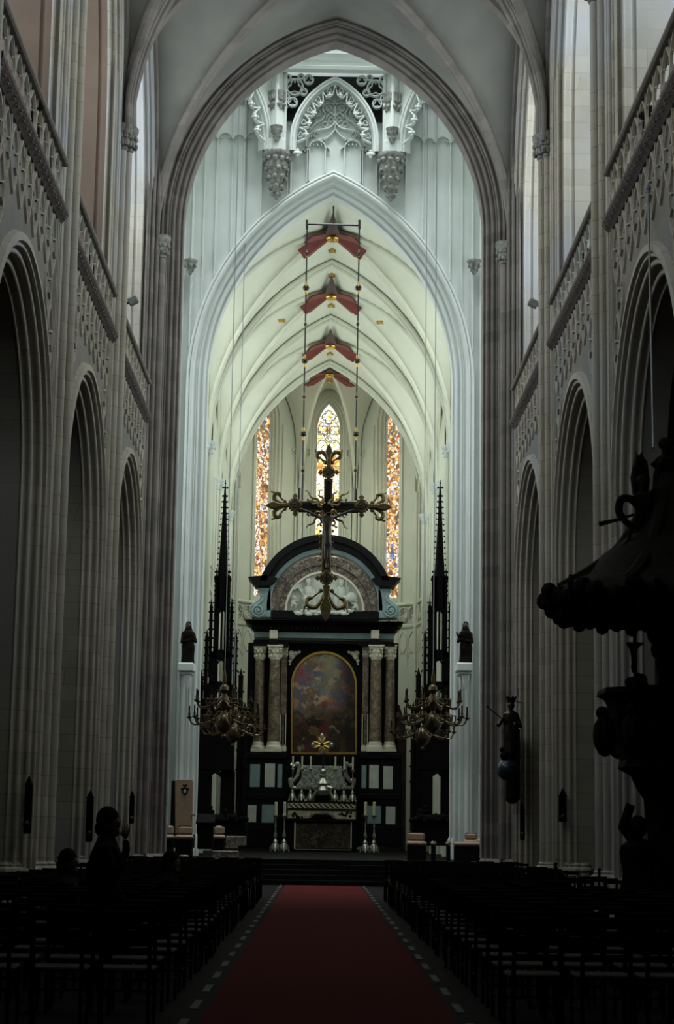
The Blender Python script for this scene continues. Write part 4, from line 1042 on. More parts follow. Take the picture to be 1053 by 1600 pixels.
for s, L in ((-1, [(389, 906.5), (414, 904), (434, 908), (428, 916), (419, 919), (399, 919), (396, 914)]), (1, [(625, 908), (600, 905), (580, 909), (586, 917), (595, 920), (615, 920), (618, 915)])):
    b_ = MB(); b_.prism(PX(L, HY), am, -1.1, .5); part('pediment_end', M['black'], b_)
    m_ = (lambda x: x) if s < 0 else (lambda x: 1014-x)
    b_ = MB(); L = [(403, 921), (424, 921), (424, 967), (394, 967), (391, 960), (391, 950), (396, 944), (402, 940), (407, 936), (406, 930)]; b_.prism(PX([(m_(x), y+(1.5 if s > 0 else 0)) for x, y in L], HY), am, -.55, .2, .03)
    o = part('scroll', M['bluegrey'], b_)
    sp_ = MB(); P = [(m_(403+ (11-.52*i*.6)*cos(i*.42)), 954+(11-.52*i*.6)*sin(i*.42)) for i in range(34)]; sp_.tube([at(x, y, HY-.6) for x, y in P], .05, 6); sp_.ball(at(m_(403), 954, HY-.58), .08, 8, 5)
    P = curve([(m_(402), 924), (m_(411), 934), (m_(404), 943), (m_(395), 947)], 5); sp_.tube([at(x, y, HY-.6) for x, y in P], .045, 6); sp_.build('scroll_moulding', M['bluegrey'], o)
    # two seated relief figures, a cross and a globe
def rel_fig(name, hx, hy, flip, extra=()):
    """seated relief figure: head, beard, torso, draped knees, shins and arms"""
    mb = MB(); A_t = lambda x, y, d=.25: at(hx+(x if not flip else -x), hy+y, HY-d)
    mb.ball(A_t(0, 0, .3), .13, 12, 8, .85, .9, 1.15); mb.ball(A_t(0, 4, .36), .07, 8, 6, .9, .8, 1.3); mb.ball(A_t(0, -2, .27), .135, 12, 8, .95, .9, .9)
    mb.tube([A_t(0, 6), A_t(0, 14), A_t(-1, 22)], [.13, .21, .19], 12)
    mb.tube([A_t(-5, 9), A_t(-9, 16), A_t(-5, 22, .35)], [.085, .07, .05], 8); mb.tube([A_t(5, 9), A_t(10, 14), A_t(12, 6, .35)], [.085, .07, .045], 8)
    mb.tube([A_t(-3, 22), A_t(-9, 25, .42), A_t(-8, 35, .38), A_t(-11, 40, .4)], [.15, .14, .09, .05], 10); mb.tube([A_t(3, 22), A_t(6, 27, .42), A_t(3, 36, .38), A_t(4, 41, .4)], [.15, .14, .09, .05], 10)
    for k in range(7): mb.tube([A_t(-8+k*2.6, 23+.5*(k % 2), .36), A_t(-10+k*3.0, 31, .36), A_t(-12+k*3.4, 41-1.2*abs(k-3), .30)], [.05, .075, .06], 7)
    for k in range(4): mb.tube([A_t(-5+k*3.2, 8, .36), A_t(-3+k*1.8, 16, .42), A_t(3-k*1.6, 22, .38)], [.03, .035, .03], 6)
    for E in extra: mb.tube([at(x, y, HY-.32) for x, y in E[0]], E[1], 7)
    return part(name, M['whitemarble'], mb)
rel_fig('relief_seated_figure', 482, 910, True, (([(463, 911), (485, 949)], .05), ([(459, 921), (470, 913)], .05)))
rel_fig('relief_seated_figure', 533, 911, False, (([(541, 904), (541, 935)], .02),))
b_ = MB(); b_.ball(at(549, 934, HY-.28), .25, 16, 10, 1, .8, 1); part('relief_globe', M['whitemarble'], b_)
for (x, y, f) in ((459, 934, 1), (555, 939, -1)):
    b_ = MB(); b_.ball(at(x, y, HY-.3), .10, 10, 7); b_.tube([at(x, y+3, HY-.28), at(x-f, y+9, HY-.28)], [.08, .11], 8); b_.tube([at(x-f, y+9, HY-.3), at(x+4*f, y+11, HY-.36), at(x+3*f, y+16, HY-.34)], [.08, .06, .03], 7); b_.tube([at(x, y+5, HY-.32), at(x+5*f, y+4, HY-.36), at(x+7*f, y, HY-.36)], [.045, .035, .025], 6); b_.tube([at(x-f, y+9, HY-.3), at(x-4*f, y+14, HY-.3)], [.08, .04], 7); part('relief_cherub', M['whitemarble'], b_)
b_ = MB(); b_.tube([at(462, 957, HY-.6), at(546, 958, HY-.6)], .07, 8)
for k in range(22): b_.ball(at(463+k*3.9, 956.5+1.6*sin(k*1.7)+(k % 3)*.8, HY-.62), .09+.03*(k % 2), 9, 6, 1.5, .7, .75)
part('relief_clouds', M['whitemarble'], b_)
for s in (-1, 1):
    m_ = (lambda x: x) if s < 0 else (lambda x: 1012-x); b_ = MB(); b_.prism(PX([(m_(452), 1018), (m_(471), 1018), (m_(463), 1024), (m_(457), 1031), (m_(452), 1041)], HY), am, -.1, .1)
    for (x, y, r) in ((455, 1021, .13), (461, 1021, .10), (467, 1019, .07), (456, 1027, .11), (453, 1033, .08), (452.5, 1038, .05), (459, 1025, .07)): b_.ball(at(m_(x), y, HY-.12), r, 8, 5)
    part('carved_cherub_spandrel', M['creammarble'], b_)

# framed painting
t = empty('altar_painting', at(506, 1179, HY-.1)); tag(t, 'arched oil painting in a thin gilt frame in the middle of the high altar', 'painting')
def archpoly(x0, x1, ytop, ybot, ysp):
    cx = (x0+x1)/2; a = (x1-x0)/2; b = ysp-ytop; return [(x0, ybot), (x1, ybot)] + [(cx+a*cos(pi*i/24), ysp-b*sin(pi*i/24)) for i in range(25)]
b_ = MB(); b_.prism(PX(archpoly(457, 555, 1021, 1176, 1072), HY), am, -.06, 0); part('canvas', M['painting'], b_, t)
b_ = MB(); A, B = PX(archpoly(454.5, 557.5, 1018, 1179, 1071), HY), PX(archpoly(457.3, 554.7, 1021.3, 1175.5, 1072), HY)
for Y0, Y1 in ((-.14, 0),): b_.grid([[am(u, z, Y1) for u, z in A+A[:1]], [am(u, z, Y0) for u, z in A+A[:1]], [am(u, z, Y0) for u, z in B+B[:1]], [am(u, z, Y1) for u, z in B+B[:1]]])
part('gilt_frame', M['gold'], b_, t)

# altar table with its embroidered gradines
TY = 77.6
t = empty('altar_table', (0, TY, ZF)); tag(t, 'dark altar table with cream embroidered shelf fronts below the painting', 'altar table')
b_ = MB(); px_box(b_, 446, 1282, 558, 1331, TY+.05, TY+1.15); part('table_body', M['black'], b_, t)
b_ = MB(); px_box(b_, 461, 1286, 548, 1326, TY, TY+.06); part('brocade_front', M['antependium'], b_, t)
b_ = MB(); px_box(b_, 460, 1284, 461.2, 1326, TY-.02, TY+.05); px_box(b_, 548, 1284, 549.2, 1326, TY-.02, TY+.05); px_box(b_, 460, 1326.5, 549, 1328.5, TY-.05, TY+.05); part('pale_border', M['creammarble'], b_, t)
b_ = MB(); px_box(b_, 445, 1280.5, 560, 1284, TY-.12, TY+1.3, .02); part('table_top', M['black'], b_, t)
for (y0, y1, d) in ((1266.5, 1280, .0), (1254.5, 1264, .15)):
    b_ = MB(); px_box(b_, 449, y0, 556, y1, TY+d, TY+1.2); o = part('embroidered_shelf', M['embroid'], b_, t)
    b_ = MB(); px_box(b_, 448, y0-2.2, 557, y0, TY+d-.03, TY+1.2, .01); px_box(b_, 448, y0, 449.4, y1, TY+d-.03, TY+d); px_box(b_, 555.6, y0, 557, y1, TY+d-.03, TY+d); b_.build('gilt_border', M['darkgold'], o)
    b_ = MB()
    if d == 0:
        for k in range(25):
            a = pi*(k+.5)/25; L = 17 if k % 2 else 21; x = 503; y = 1279.5; b_.tube([at(x+4*cos(a), y-2.6*sin(a), TY-.01), at(x+L*cos(a), y-L*.54*sin(a), TY-.01)], [.022, .012], 4)
        b_.ball(at(503, 1279, TY), .12, 10, 5, 1, .2, .8)
        for cx in (466, 540):
            for i in range(11): b_.ball(at(cx-9+18*random.random(), 1269+9*random.random(), TY), .045, 6, 4, 1.2, .3, 1)
    else:
        for i in range(40): b_.ball(at(452+2.6*i, 1257+(i % 3)*2.3, TY+d), .035, 5, 4, 1.5, .3, 1)
    b_.build('dark_embroidery', M['oak'], o)
# silver relief behind the candlesticks
SY = TY+1.05
t = empty('silver_relief_panel', at(504, 1233, SY)); tag(t, 'chased silver relief panel with curling arms behind the altar candlesticks', 'relief panel')
b_ = MB(); b_.prism(PX([(461, 1233), (547, 1233), (540, 1222), (535, 1212), (534, 1197), (472, 1196), (472, 1212), (467, 1222)], SY), ymap(SY), 0, .1, .02)
for k in range(90):
    x, y = 474+58*random.random(), 1199+32*random.random(); b_.ball(at(x, y, SY), .05+.05*random.random(), 6, 4, 1, .5, 1)
for k in range(30):
    x, y = 465+76*random.random(), 1224+8*random.random(); b_.ball(at(x, y, SY), .06, 6, 4, 1, .5, 1)
part('relief', M['relief'], b_, t)
for s in (-1, 1):
    m_ = (lambda x: x) if s < 0 else (lambda x: 1006-x); b_ = MB(); P = curve([(m_(454), 1194), (m_(460), 1197), (m_(465), 1193), (m_(467), 1200), (m_(464), 1213), (m_(457), 1221), (m_(453), 1217), (m_(455), 1229), (m_(462), 1231)], 6)
    b_.tube([at(x, y, SY-.05) for x, y in P], .08, 7); part('curling_arm', M['silver'], b_, t)

def candlestick(name, base, H, w, candle_h, cr_, feet=True):
    t = empty(name, base); X, Y, Z = base; zt = Z+H
    b_ = MB(); pr = [(w*.95, .0), (w*.9, .12*H), (w*.55, .20*H), (w*.62, .24*H), (w*.38, .29*H), (w*.2, .34*H)]; 
    b_.lathe([(r*(.8 if feet else 1), Z+.06*H+z*.9) for r, z in pr], (X, Y, 0), 12)
    for k in range(3):
        a = -pi/2+2*pi*k/3+pi/3*0; b_.tube([(X+w*.5*cos(a), Y+w*.5*sin(a), Z+.2*H), (X+w*.95*cos(a), Y+w*.95*sin(a), Z+.12*H), (X+w*1.1*cos(a), Y+w*1.1*sin(a), Z+.03)], [.05, .045, .035], 6); b_.ball((X+w*1.1*cos(a), Y+w*1.1*sin(a), Z+.04), .045, 6, 4)
    b_.build('foot', M['silver'], t)
    b_ = MB(); b_.lathe([(w*.15, Z+.34*H), (w*.32, Z+.40*H), (w*.38, Z+.46*H), (w*.16, Z+.55*H), (w*.12, Z+.68*H), (w*.22, Z+.72*H), (w*.12, Z+.78*H), (w*.12, Z+.88*H), (w*.25, Z+.93*H), (w*.1, Z+.96*H)], (X, Y, 0), 12); b_.build('stem', M['silver'], t)
    b_ = MB(); b_.lathe([(w*.2, Z+.93*H), (w*.55, Z+.97*H), (w*.62, Z+H), (w*.3, Z+H*1.01)], (X, Y, 0), 12); b_.build('drip_pan', M['silver'], t)
    b_ = MB(); b_.lathe([(cr_, zt), (cr_, zt+candle_h), (cr_*.4, zt+candle_h+.02)], (X, Y, 0), 10); b_.build('candle', M['wax'], t)
    return t
zsh = at(500, 1252.3, TY+.4).z
names = ['outermost on the left', 'second from the left end', 'just left of the altar cross', 'just right of the altar cross', 'second from the right end', 'outermost on the right']
for i, x in enumerate((456.5, 471, 484.5, 523, 537, 550.5)):
    p = at(x, 1252, TY+.4); t = candlestick('altar_candlestick', (p.x, TY+.4, zsh), 1.30, .14, .50, .036)
    tag(t, 'silver candlestick with cream candle on the altar shelf, '+names[i], 'candlestick', 'silver candlesticks on the high altar')
zf = ZF
names = ['far left of the four', 'inner left', 'inner right', 'far right of the four']
for i, x in enumerate((430, 443.5, 570.5, 584)):
    Y = 74.5; p = at(x, 1325, Y); t = candlestick('floor_candlestick', (p.x, Y, ZF), at(x, 1274, Y).z-ZF, .19, .50, .06)
    tag(t, 'tall silver floor candlestick in front of the altar steps, '+names[i], 'candlestick', 'floor candlesticks before the altar')
# altar cross
p = at(504, 1252, TY+.3); X, Y, Z = p.x, TY+.3, zsh
t = empty('altar_cross', (X, Y, Z)); tag(t, 'silver altar cross with gilt rays on a scrolled foot between the candlesticks', 'cross')
b_ = MB(); b_.lathe([(.22, Z+.25), (.28, Z+.45), (.2, Z+.62), (.3, Z+.72), (.18, Z+.85), (.1, Z+.95), (.16, Z+1.05), (.07, Z+1.12)], (X, Y, 0), 14)
for s in (-1, 1): b_.tube([(X+s*.15, Y-.1, Z+.6), (X+s*.35, Y-.1, Z+.55), (X+s*.28, Y-.1, Z+.38), (X+s*.42, Y-.1, Z+.12), (X+s*.5, Y-.1, Z+.03)], [.07, .08, .06, .08, .05], 7)
b_.build('foot', M['silver'], t)
b_ = MB(); b_.ball((X, Y, Z+1.2), .14, 12, 8); b_.build('orb', M['silver'], t)
b_ = MB(); b_.tube([(X, Y, Z+1.3), (X, Y, at(503, 1168, Y).z)], .045, 6); b_.build('staff', M['metal'], t)
b_ = MB(); px_box(b_, 488.5, 1161, 518, 1166.5, Y-.05, Y+.05, .02); px_box(b_, 500, 1149, 506, 1178, Y-.05, Y+.05, .02)
for (x, y) in ((489, 1164), (518, 1164), (503, 1150)): b_.ball(at(x, y, Y), .1, 8, 5, .8, .6, 1.2)
b_.build('cross_arms', M['silver'], t)
for k in range(8):
    a = pi/8+k*pi/4; q0, q1 = at(503+3*cos(a), 1164-3*sin(a), Y-.06), at(503+14*cos(a), 1164-14*sin(a), Y-.06)
    b_ = MB(); b_.tube([q0, q0.lerp(q1, .6), q1], [.05, .06, .015], 6); b_.build('gilt_ray', M['gold'], t)

# ------------------------------------------------------------------ stall spires
def stall(s):
    """gothic openwork stall tower beside the chancel; s=-1 left, 1 right"""
    Y = 63.4; xm = 347 if s < 0 else 686.5
    X = at(xm, 950, Y).x; t = empty('choir_stall_tower', (X, Y, ZF))
    tag(t, 'black openwork gothic choir stall with a tall crocketed spire, %s of the chancel' % side_name[s], 'choir stall')
    z = lambda y: at(xm, y, Y).z
    sp_ = MB(); zs = [(753, .01), (765, .03), (800, .065), (850, .115), (895, .17), (905, .20)]
    sp_.lathe([(r, z(y)) for y, r in zs[::-1]], (X, Y, 0), 6)
    for k in range(15):
        y = 775+k*9; r = .045+.145*(y-765)/140
        for q_ in range(6): a = q_*pi/3; sp_.ball((X+(r+.025)*cos(a), Y+(r+.025)*sin(a), z(y)), .032, 5, 3)
    part('spire', M['blackwood'], sp_, t)
    f = MB(); f.tube([(X, Y, z(764)), (X, Y, z(750))], .018, 5)
    for k in range(4): f.ball((X+.07*cos(k*pi/2), Y+.07*sin(k*pi/2), z(762)), .04, 5, 4)
    f.ball((X, Y, z(755)), .035, 5, 4); part('finial', M['blackwood'], f, t)
    def stage(name, y0, y1, w, ow, oy0, oy1, mull=True):
        mb = MB(); z0, z1 = z(y1), z(y0); a0, a1 = z(oy1), z(oy0)
        for sx in (-1, 1):
            for sy in (-1, 1):
                for (dx0, dx1) in ((ow, w),): mb.box(X+min(sx*dx0, sx*dx1), Y+sy*w*.9-.05, z0, X+max(sx*dx0, sx*dx1), Y+sy*w*.9+.05, z1)
        for sy in (-1, 1):
            mb.box(X-w, Y+sy*w*.9-.05, a1, X+w, Y+sy*w*.9+.05, z1); mb.box(X-w, Y+sy*w*.9-.05, z0, X+w, Y+sy*w*.9+.05, a0)
            if mull: mb.box(X-.02, Y+sy*w*.9-.03, a0, X+.02, Y+sy*w*.9+.03, a1)
            mb.bar([(X+ow*cos(pi*i/8), a1-.12+.12*sin(pi*i/8)) for i in range(9)], .05, ymap(Y+sy*w*.9), .03, -.03)
        mb.box(X-w-.04, Y-w, z0-.04, X+w+.04, Y+w, z0+.06); mb.box(X-w-.03, Y-w, z1-.08, X+w+.03, Y+w, z1)
        part(name, M['blackwood'], mb, t)
    stage('upper_lantern', 903, 1022, .25, .10, 952, 1016)
    stage('middle_lantern', 1022, 1072, .36, .11, 1030, 1066, False)
    stage('lower_lantern', 1072, 1100, .52, .12, 1076, 1096)
    # flanking pinnacles stepping outwards
    for (dx, y0, y1, r) in ((-.34, 938, 1060, .055), (.34, 938, 1060, .055), (-.50, 985, 1090, .06), (.46, 985, 1090, .06), (-.70, 1045, 1300, .08), (.62, 1048, 1100, .08), (-.86, 1098, 1300, .08), (.20, 890, 960, .03), (-.22, 890, 960, .03)):
        mb = MB(); X1 = X+(-s)*dx*-1 if False else X+s*(-dx)*-1; X1 = X+dx*(-s)*-1
        mb.lathe([(r, z(y1)), (r, z(y0+14)), (r*1.3, z(y0+13)), (r*.7, z(y0+10)), (.008, z(y0))], (X1, Y-.35, 0), 6)
        for k in range(6):
            for q_ in range(4): mb.ball((X1+(r+.01)*cos(q_*pi/2), Y-.35+(r+.01)*sin(q_*pi/2), z(y0+6+k*(y1-y0-12)/8)), .035, 5, 3)
        part('pinnacle', M['blackwood'], mb, t)
    # lower body with its arched opening
    mb = MB(); mp_ = ymap(Y)
    if s < 0: body = [(305, 1100), (364, 1100), (366, 1300)]; gx0, gx1 = 327, 345; L0, R0 = 305, 364
    else: gx0, gx1 = 675.5, 690; L0, R0 = 655, 712
    for (x0, x1, y0, y1, d) in ((L0, R0, 1098, 1204, .8), (L0, gx0, 1204, 1300, .8), (gx1, R0, 1204, 1300, .6), (gx0-1, gx1+1, 1272, 1300, .6), (L0+3, R0-2, 1092, 1100, .9)): px_box(mb, x0, y0, x1, y1, Y-d*.5, Y+d*.5, .02)
    part('stall_back', M['blackwood'], mb, t)
    mb = MB(); a, b = PX([(gx0, 1206)], Y)[0], PX([(gx1, 1206)], Y)[0]; r = (b[0]-a[0])/2; cx = (a[0]+b[0])/2
    mb.bar([(cx+r*cos(pi*i/12), a[1]-r*.9+r*sin(pi*i/12)) for i in range(13)], .12, mp_, .3, -.4); 
    for k in range(7): mb.ball((cx+(k-3)*r*.3, Y-.4, a[1]-.03*abs(k-3)), .05, 5, 4)
    part('arched_opening', M['blackwood'], mb, t)
    # carved bench end figures
    xs = (329, 352, 368, 378) if s < 0 else (664, 656, 681, 650)
    for i, x in enumerate(xs):
        y = (1262, 1268, 1275, 1283)[i]; mb = MB(); p = at(x, y, Y-1.2)
        robed(mb, (p.x, Y-1.2, p.z-.55), .5, .14); head(mb, (p.x, Y-1.2, p.z), .085)
        part('carved_figure', M['blackwood'], mb, t)
    mb = MB(); x0, x1 = (305, 384) if s < 0 else (644, 712)
    px_box(mb, x0, 1283, x1, 1322, Y-1.6, Y-.6, .04); px_box(mb, x0+(5 if s < 0 else 8), 1272, x1-(14 if s < 0 else 8), 1300, Y-1.3, Y-.7, .04)
    for k in range(12): mb.ball(at(x0+(x1-x0)*k/11, 1282+(k % 2)*2-4*abs(sin(k)), Y-1.6), .10, 6, 5)
    part('bench_front', M['blackwood'], mb, t)
stall(-1); stall(1)

# ------------------------------------------------------------------ chandeliers
def chandelier(x, yc, Y, lab):
    p = at(x, yc, Y); X, Z = p.x, p.z; t = empty('brass_chandelier', (X, Y, Z-.7)); tag(t, lab, 'chandelier', 'brass chandeliers on ropes before the chancel')
    b_ = MB(); b_.lathe([(.02, -1.0), (.06, -.95), (.03, -.88), (.10, -.84), (.18, -.76), (.225, -.66), (.24, -.56), (.225, -.46), (.16, -.37), (.07, -.30), (.05, -.24), (.09, -.15), (.145, -.07), (.16, .03), (.145, .12), (.10, .2), (.06, .26), (.14, .36), (.12, .46), (.05, .52), (.06, .7), (.02, .95)], (X, Y, Z), 16); b_.build('baluster_stem', M['brass'], t)
    for tier, (zc, R0, n, L) in enumerate(((-.42, .26, 10, .92), (.05, .20, 8, .80))):
        for k in range(n):
            a = 2*pi*(k+.5*tier)/n; b_ = MB(); ca_, sa = cos(a), sin(a)
            P = curve([(R0*.7, zc), (R0+L*.25, zc-.20), (R0+L*.55, zc-.16), (R0+L*.72, zc+.02), (R0+L*.66, zc+.14)], 5)
            P2_ = curve([(R0*.7, zc), (R0+L*.30, zc-.16), (R0+L*.65, zc-.20), (R0+L*.78, zc-.02)], 5)
            b_.tube([(X+r*ca_, Y+r*sa, Z+z) for r, z in P2_], .026, 5)
            b_.tube([(X+r*ca_, Y+r*sa, Z+z) for r, z in curve([(R0+L*.4, zc-.18), (R0+L*.42, zc+.04), (R0+L*.28, zc+.03), (R0+L*.30, zc-.08)], 4)], .018, 5)
            e = (R0+L*.78); b_.lathe([(.02, -.06), (.07, -.02), (.075, .01), (.03, .02), (.035, .10), (.03, .12)], (X+e*ca_, Y+e*sa, Z+zc+.0), 8)
            o = b_.build('arm', M['brass'], t)
            b_ = MB(); b_.lathe([(.022, .1), (.022, .30), (.006, .33)], (X+e*ca_, Y+e*sa, Z+zc), 6); b_.build('candle', M['oak'], o)
    b_ = MB(); b_.tube([(X, Y, Z+.9), (X, Y, 34)], .014, 6); tag(b_.build('chandelier_rope', M['cable']), lab.replace('two-tier brass chandelier', 'thin grey rope carrying the brass chandelier'), 'rope', 'ropes of the brass chandeliers')
chandelier(350, 1098, 54.3, 'two-tier brass chandelier, nearer of the pair on the left')
chandelier(364.5, 1117, 60.0, 'two-tier brass chandelier, farther of the pair on the left')
chandelier(676.5, 1098, 54.6, 'two-tier brass chandelier, nearer of the pair on the right')
chandelier(660.5, 1122, 59.6, 'two-tier brass chandelier, farther of the pair on the right')

# ------------------------------------------------------------------ statues on the east crossing piers
for s, x in ((-1, 293), (1, 727.5)):
    Y = 59.45; b0 = at(x, 1034, Y); X, Z = b0.x, b0.z
    br = MB(); br.box(X-.30, Y-.22, Z-.32, X+.22, Y+.6, Z-.04, bev=.04); br.box(X-.24, Y-.16, Z-.42, X+.16, Y+.6, Z-.32, bev=.04); br.lathe([(.04, Z-.85), (.10, Z-.6), (.14, Z-.42)], (X, Y, 0), 8)
    tag(br.build('statue_bracket', M['paint']), 'white stone bracket under the dark statue on the %s pier beside the chancel' % side_name[s], 'bracket')
    t = empty('saint_statue', (X, Y, Z-.04)); tag(t, 'dark robed statue standing on a white bracket, %s of the chancel' % side_name[s], 'statue')
    b_ = MB(); robed(b_, (X, Y, Z-.04), 1.05, .20); b_.tube([(X-s*.15, Y-.02, Z+.88), (X-s*.24, Y-.12, Z+.62), (X-s*.10, Y-.22, Z+.70)], [.065, .055, .04], 8); b_.tube([(X+s*.15, Y-.02, Z+.88), (X+s*.19, Y-.10, Z+.60), (X-s*.03, Y-.2, Z+.66)], [.065, .055, .04], 8)
    if s > 0: b_.tube([(X-.12, Y-.1, Z+.85), (X-.26, Y-.14, Z+.80), (X-.30, Y-.16, Z+.90)], [.05, .035, .03], 7)
    b_.box(X-.16, Y-.14, Z-.06, X+.16, Y+.14, Z+.02, bev=.02); b_.build('robe', M['oak'], t)
    b_ = MB(); head(b_, (X, Y-.02, Z+1.12), .095); b_.cyl(X, Y, Z+.95, Z+1.1, .06, 8); b_.build('head', M['bronze'], t)
    b_ = MB(); b_.ball((X, Y+.03, Z+1.16), .105, 12, 8, .9, 1, 1.1); b_.lathe([(.15, .80), (.14, .95), (.10, 1.08), (.09, 1.18)], (X, Y+.06, Z), 10); b_.build('veil' if s < 0 else 'hair', M['oak'], t)

# crowned figure on a globe, right crossing pier
Y = 46.6; p = at(797, 1190, Y); X, Z = p.x, p.z
t = empty('crowned_statue', (X, Y, Z-.45)); tag(t, 'dark crowned statue with a sceptre standing on a blue globe, on the right nave pier', 'statue')
b_ = MB(); robed(b_, (X, Y, Z+.22), 1.02, .21, lean=.02); b_.build('robe', M['bronze'], t)
b_ = MB(); head(b_, (X+.02, Y-.02, Z+1.36), .10); b_.cyl(X+.02, Y, Z+1.2, Z+1.3, .05, 8); b_.build('head', M['bronze'], t)
b_ = MB(); b_.lathe([(.09, Z+1.43), (.13, Z+1.55)], (X+.02, Y, 0), 10)
for k in range(6): b_.ball((X+.02+.12*cos(k), Y+.12*sin(k), Z+1.57), .03, 5, 4)
b_.build('crown', M['bronze'], t)
b_ = MB(); b_.tube([(X-.15, Y, Z+1.1), (X-.30, Y-.1, Z+.86), (X-.36, Y-.15, Z+.90)], [.06, .05, .035], 8); b_.tube([(X+.16, Y, Z+1.1), (X+.24, Y-.1, Z+.85), (X+.08, Y-.22, Z+.92)], [.06, .05, .04], 8); b_.build('arms', M['bronze'], t)
b_ = MB(); b_.tube([at(795, 1132, Y-.1), at(760, 1103, Y-.15)], .016, 6); b_.ball(at(761, 1104, Y-.15), .035, 6, 4); b_.build('sceptre', M['metal'], t)
b_ = MB(); b_.tube([(X-.03, Y, Z+1.5), (X+.34, Y, Z+1.42)], .010, 5); b_.tube([at(810, 1090, Y), at(809, 1075, Y)], .010, 5); b_.build('halo_rays', M['metal'], t)
b_ = MB(); b_.ball((X-.06, Y-.02, Z-.20), .27, 20, 12); b_.build('globe', M['globe'], t)
b_ = MB(); b_.ball((X-.14, Y-.05, Z+.14), .12, 8, 6); b_.ball((X+.12, Y, Z+.12), .13, 8, 6); b_.ball((X-.20, Y-.05, Z+.28), .07, 7, 5); b_.tube([(X+.1, Y, Z-.2), (X+.15, Y+.5, Z-.25), (X+.1, Y+.9, Z-.3)], .10, 8); b_.box(X-.05, Y+.3, Z-1.0, X+.28, Y+.9, Z+.9, bev=.1); b_.build('cloud_bracket', M['oak'], t)

# ------------------------------------------------------------------ presider's seats
def seat(x0, x1, ytop, ycush, Y, lab, back=True):
    p0, p1 = at(x0, ycush, Y), at(x1, ycush, Y); t = empty('upholstered_seat', ((p0.x+p1.x)/2, Y, ZF)); tag(t, lab, 'seat', 'tan upholstered seats beside the altar')
    b_ = MB(); b_.box(p0.x, Y, p0.z-.14, p1.x, Y+.6, p0.z, bev=.05); b_.build('seat_cushion', M['tan'], t)
    if back:
        zt = at(x0, ytop, Y).z; b_ = MB(); b_.box(p0.x+.03, Y+.45, p0.z, p1.x-.03, Y+.6, zt, bev=.06); b_.build('back_cushion', M['tan'], t)
    b_ = MB(); b_.box(p0.x+.02, Y+.02, ZF, p1.x-.02, Y+.58, p0.z-.14); b_.build('seat_base', M['blackwood'], t)
seat(255, 271, 1289, 1304, 58.0, 'low tan seat at the left edge of the choir platform')
seat(273, 301, 1290, 1304, 57.4, 'low tan seat in front of the tall tan throne')
seat(330, 351, 1290, 1304, 58.2, 'low tan seat just right of the dark lectern')
seat(636, 667, 1300, 1314, 58.0, 'wide tan seat under the right stall tower', True)
seat(674, 682, 1300, 1314, 58.0, 'narrow tan cushion by the foot of the right stall', False)
seat(698, 705, 1300, 1314, 58.0, 'tiny sliver of tan cushion right of the stall foot', False)
seat(710, 752, 1300, 1315, 58.0, 'tan bench seat against the white right pier', False)
seat(726, 750, 1301, 1312, 58.9, 'tan seat with a back behind the right bench')
seat(757, 767, 1303, 1316, 57.8, 'tan seat partly hidden by the great right pier')
Y = 58.9; t = empty('throne', (at(288, 1300, Y).x, Y, ZF)); tag(t, 'tall tan upholstered throne with a small dark crest, by the white left pier', 'throne')
b_ = MB(); b_.prism(PX([(273.5, 1303), (300, 1303), (302, 1222), (300, 1217.5), (276, 1217.5), (273.5, 1222)], Y), ymap(Y), 0, .18, .02); b_.build('tall_back', M['tan'], t)
b_ = MB(); px_box(b_, 268, 1220, 274, 1303, Y+.02, Y+.25); px_box(b_, 270, 1303, 302, 1325, Y-.3, Y+.25); b_.build('dark_frame', M['blackwood'], t)
b_ = MB(); b_.prism(PX([(285, 1231), (293, 1231), (293, 1239), (289, 1242.5), (285, 1239)], Y-.0), ymap(Y), -.03, 0)
for (x, y) in ((289, 1229), (284, 1233), (294, 1233), (287, 1227), (291, 1227)): b_.ball(at(x, y, Y), .035, 6, 4, 1, .4, 1)
o = b_.build('crest', M['blackwood'], t)
b_ = MB(); b_.prism(PX([(287, 1233.5), (291, 1233.5), (291, 1238), (289, 1240), (287, 1238)], Y), ymap(Y), -.045, -.03); b_.build('crest_shield', M['bluegrey'], o)
# lectern
Y = 56.8; p = at(321, 1330, Y); t = empty('lectern', (p.x, Y, ZF)); tag(t, 'dark lectern with a bent reading lamp before the left stall', 'lectern')
b_ = MB(); px_box(b_, 309, 1281, 332, 1327, Y, Y+.5, .03); b_.build('body', M['blackwood'], t)
b_ = MB(); a = at(309, 1279, Y); c_ = at(333, 1279, Y); b_.add([(a.x-.05, Y-.1, a.z-.1), (c_.x+.05, Y-.1, a.z-.1), (c_.x+.05, Y+.5, a.z+.15), (a.x-.05, Y+.5, a.z+.15), (a.x-.05, Y-.1, a.z-.16), (c_.x+.05, Y-.1, a.z-.16), (c_.x+.05, Y+.5, a.z+.09), (a.x-.05, Y+.5, a.z+.09)], [(0, 1, 2, 3), (7, 6, 5, 4), (0, 4, 5, 1), (1, 5, 6, 2), (2, 6, 7, 3), (3, 7, 4, 0)]); b_.build('desk_top', M['blackwood'], t)
b_ = MB(); b_.tube([at(x, y, Y) for x, y in curve([(299, 1282), (299, 1275), (303, 1273), (305, 1276)], 5)], .015, 5); b_.build('reading_lamp', M['metal'], t)
# low marble communion barrier blocks on the steps
for (x0, x1, y0, y1, lab) in ((353, 384, 1306, 1322, 'mottled dark marble block left of the altar steps'), (280, 294, 1336, 1347, 'small mottled marble block left on the choir steps'), (331, 372, 1329, 1345, 'low mottled marble barrier on the left choir step')):
    b_ = MB(); Y = 54.9 if y0 > 1325 else 60.9; px_box(b_, x0, y0, x1, y1, Y, Y+.3, .02)
    if y0 > 1325: pass
    tag(b_.build('marble_barrier', M['darkmottle']), lab, 'barrier')

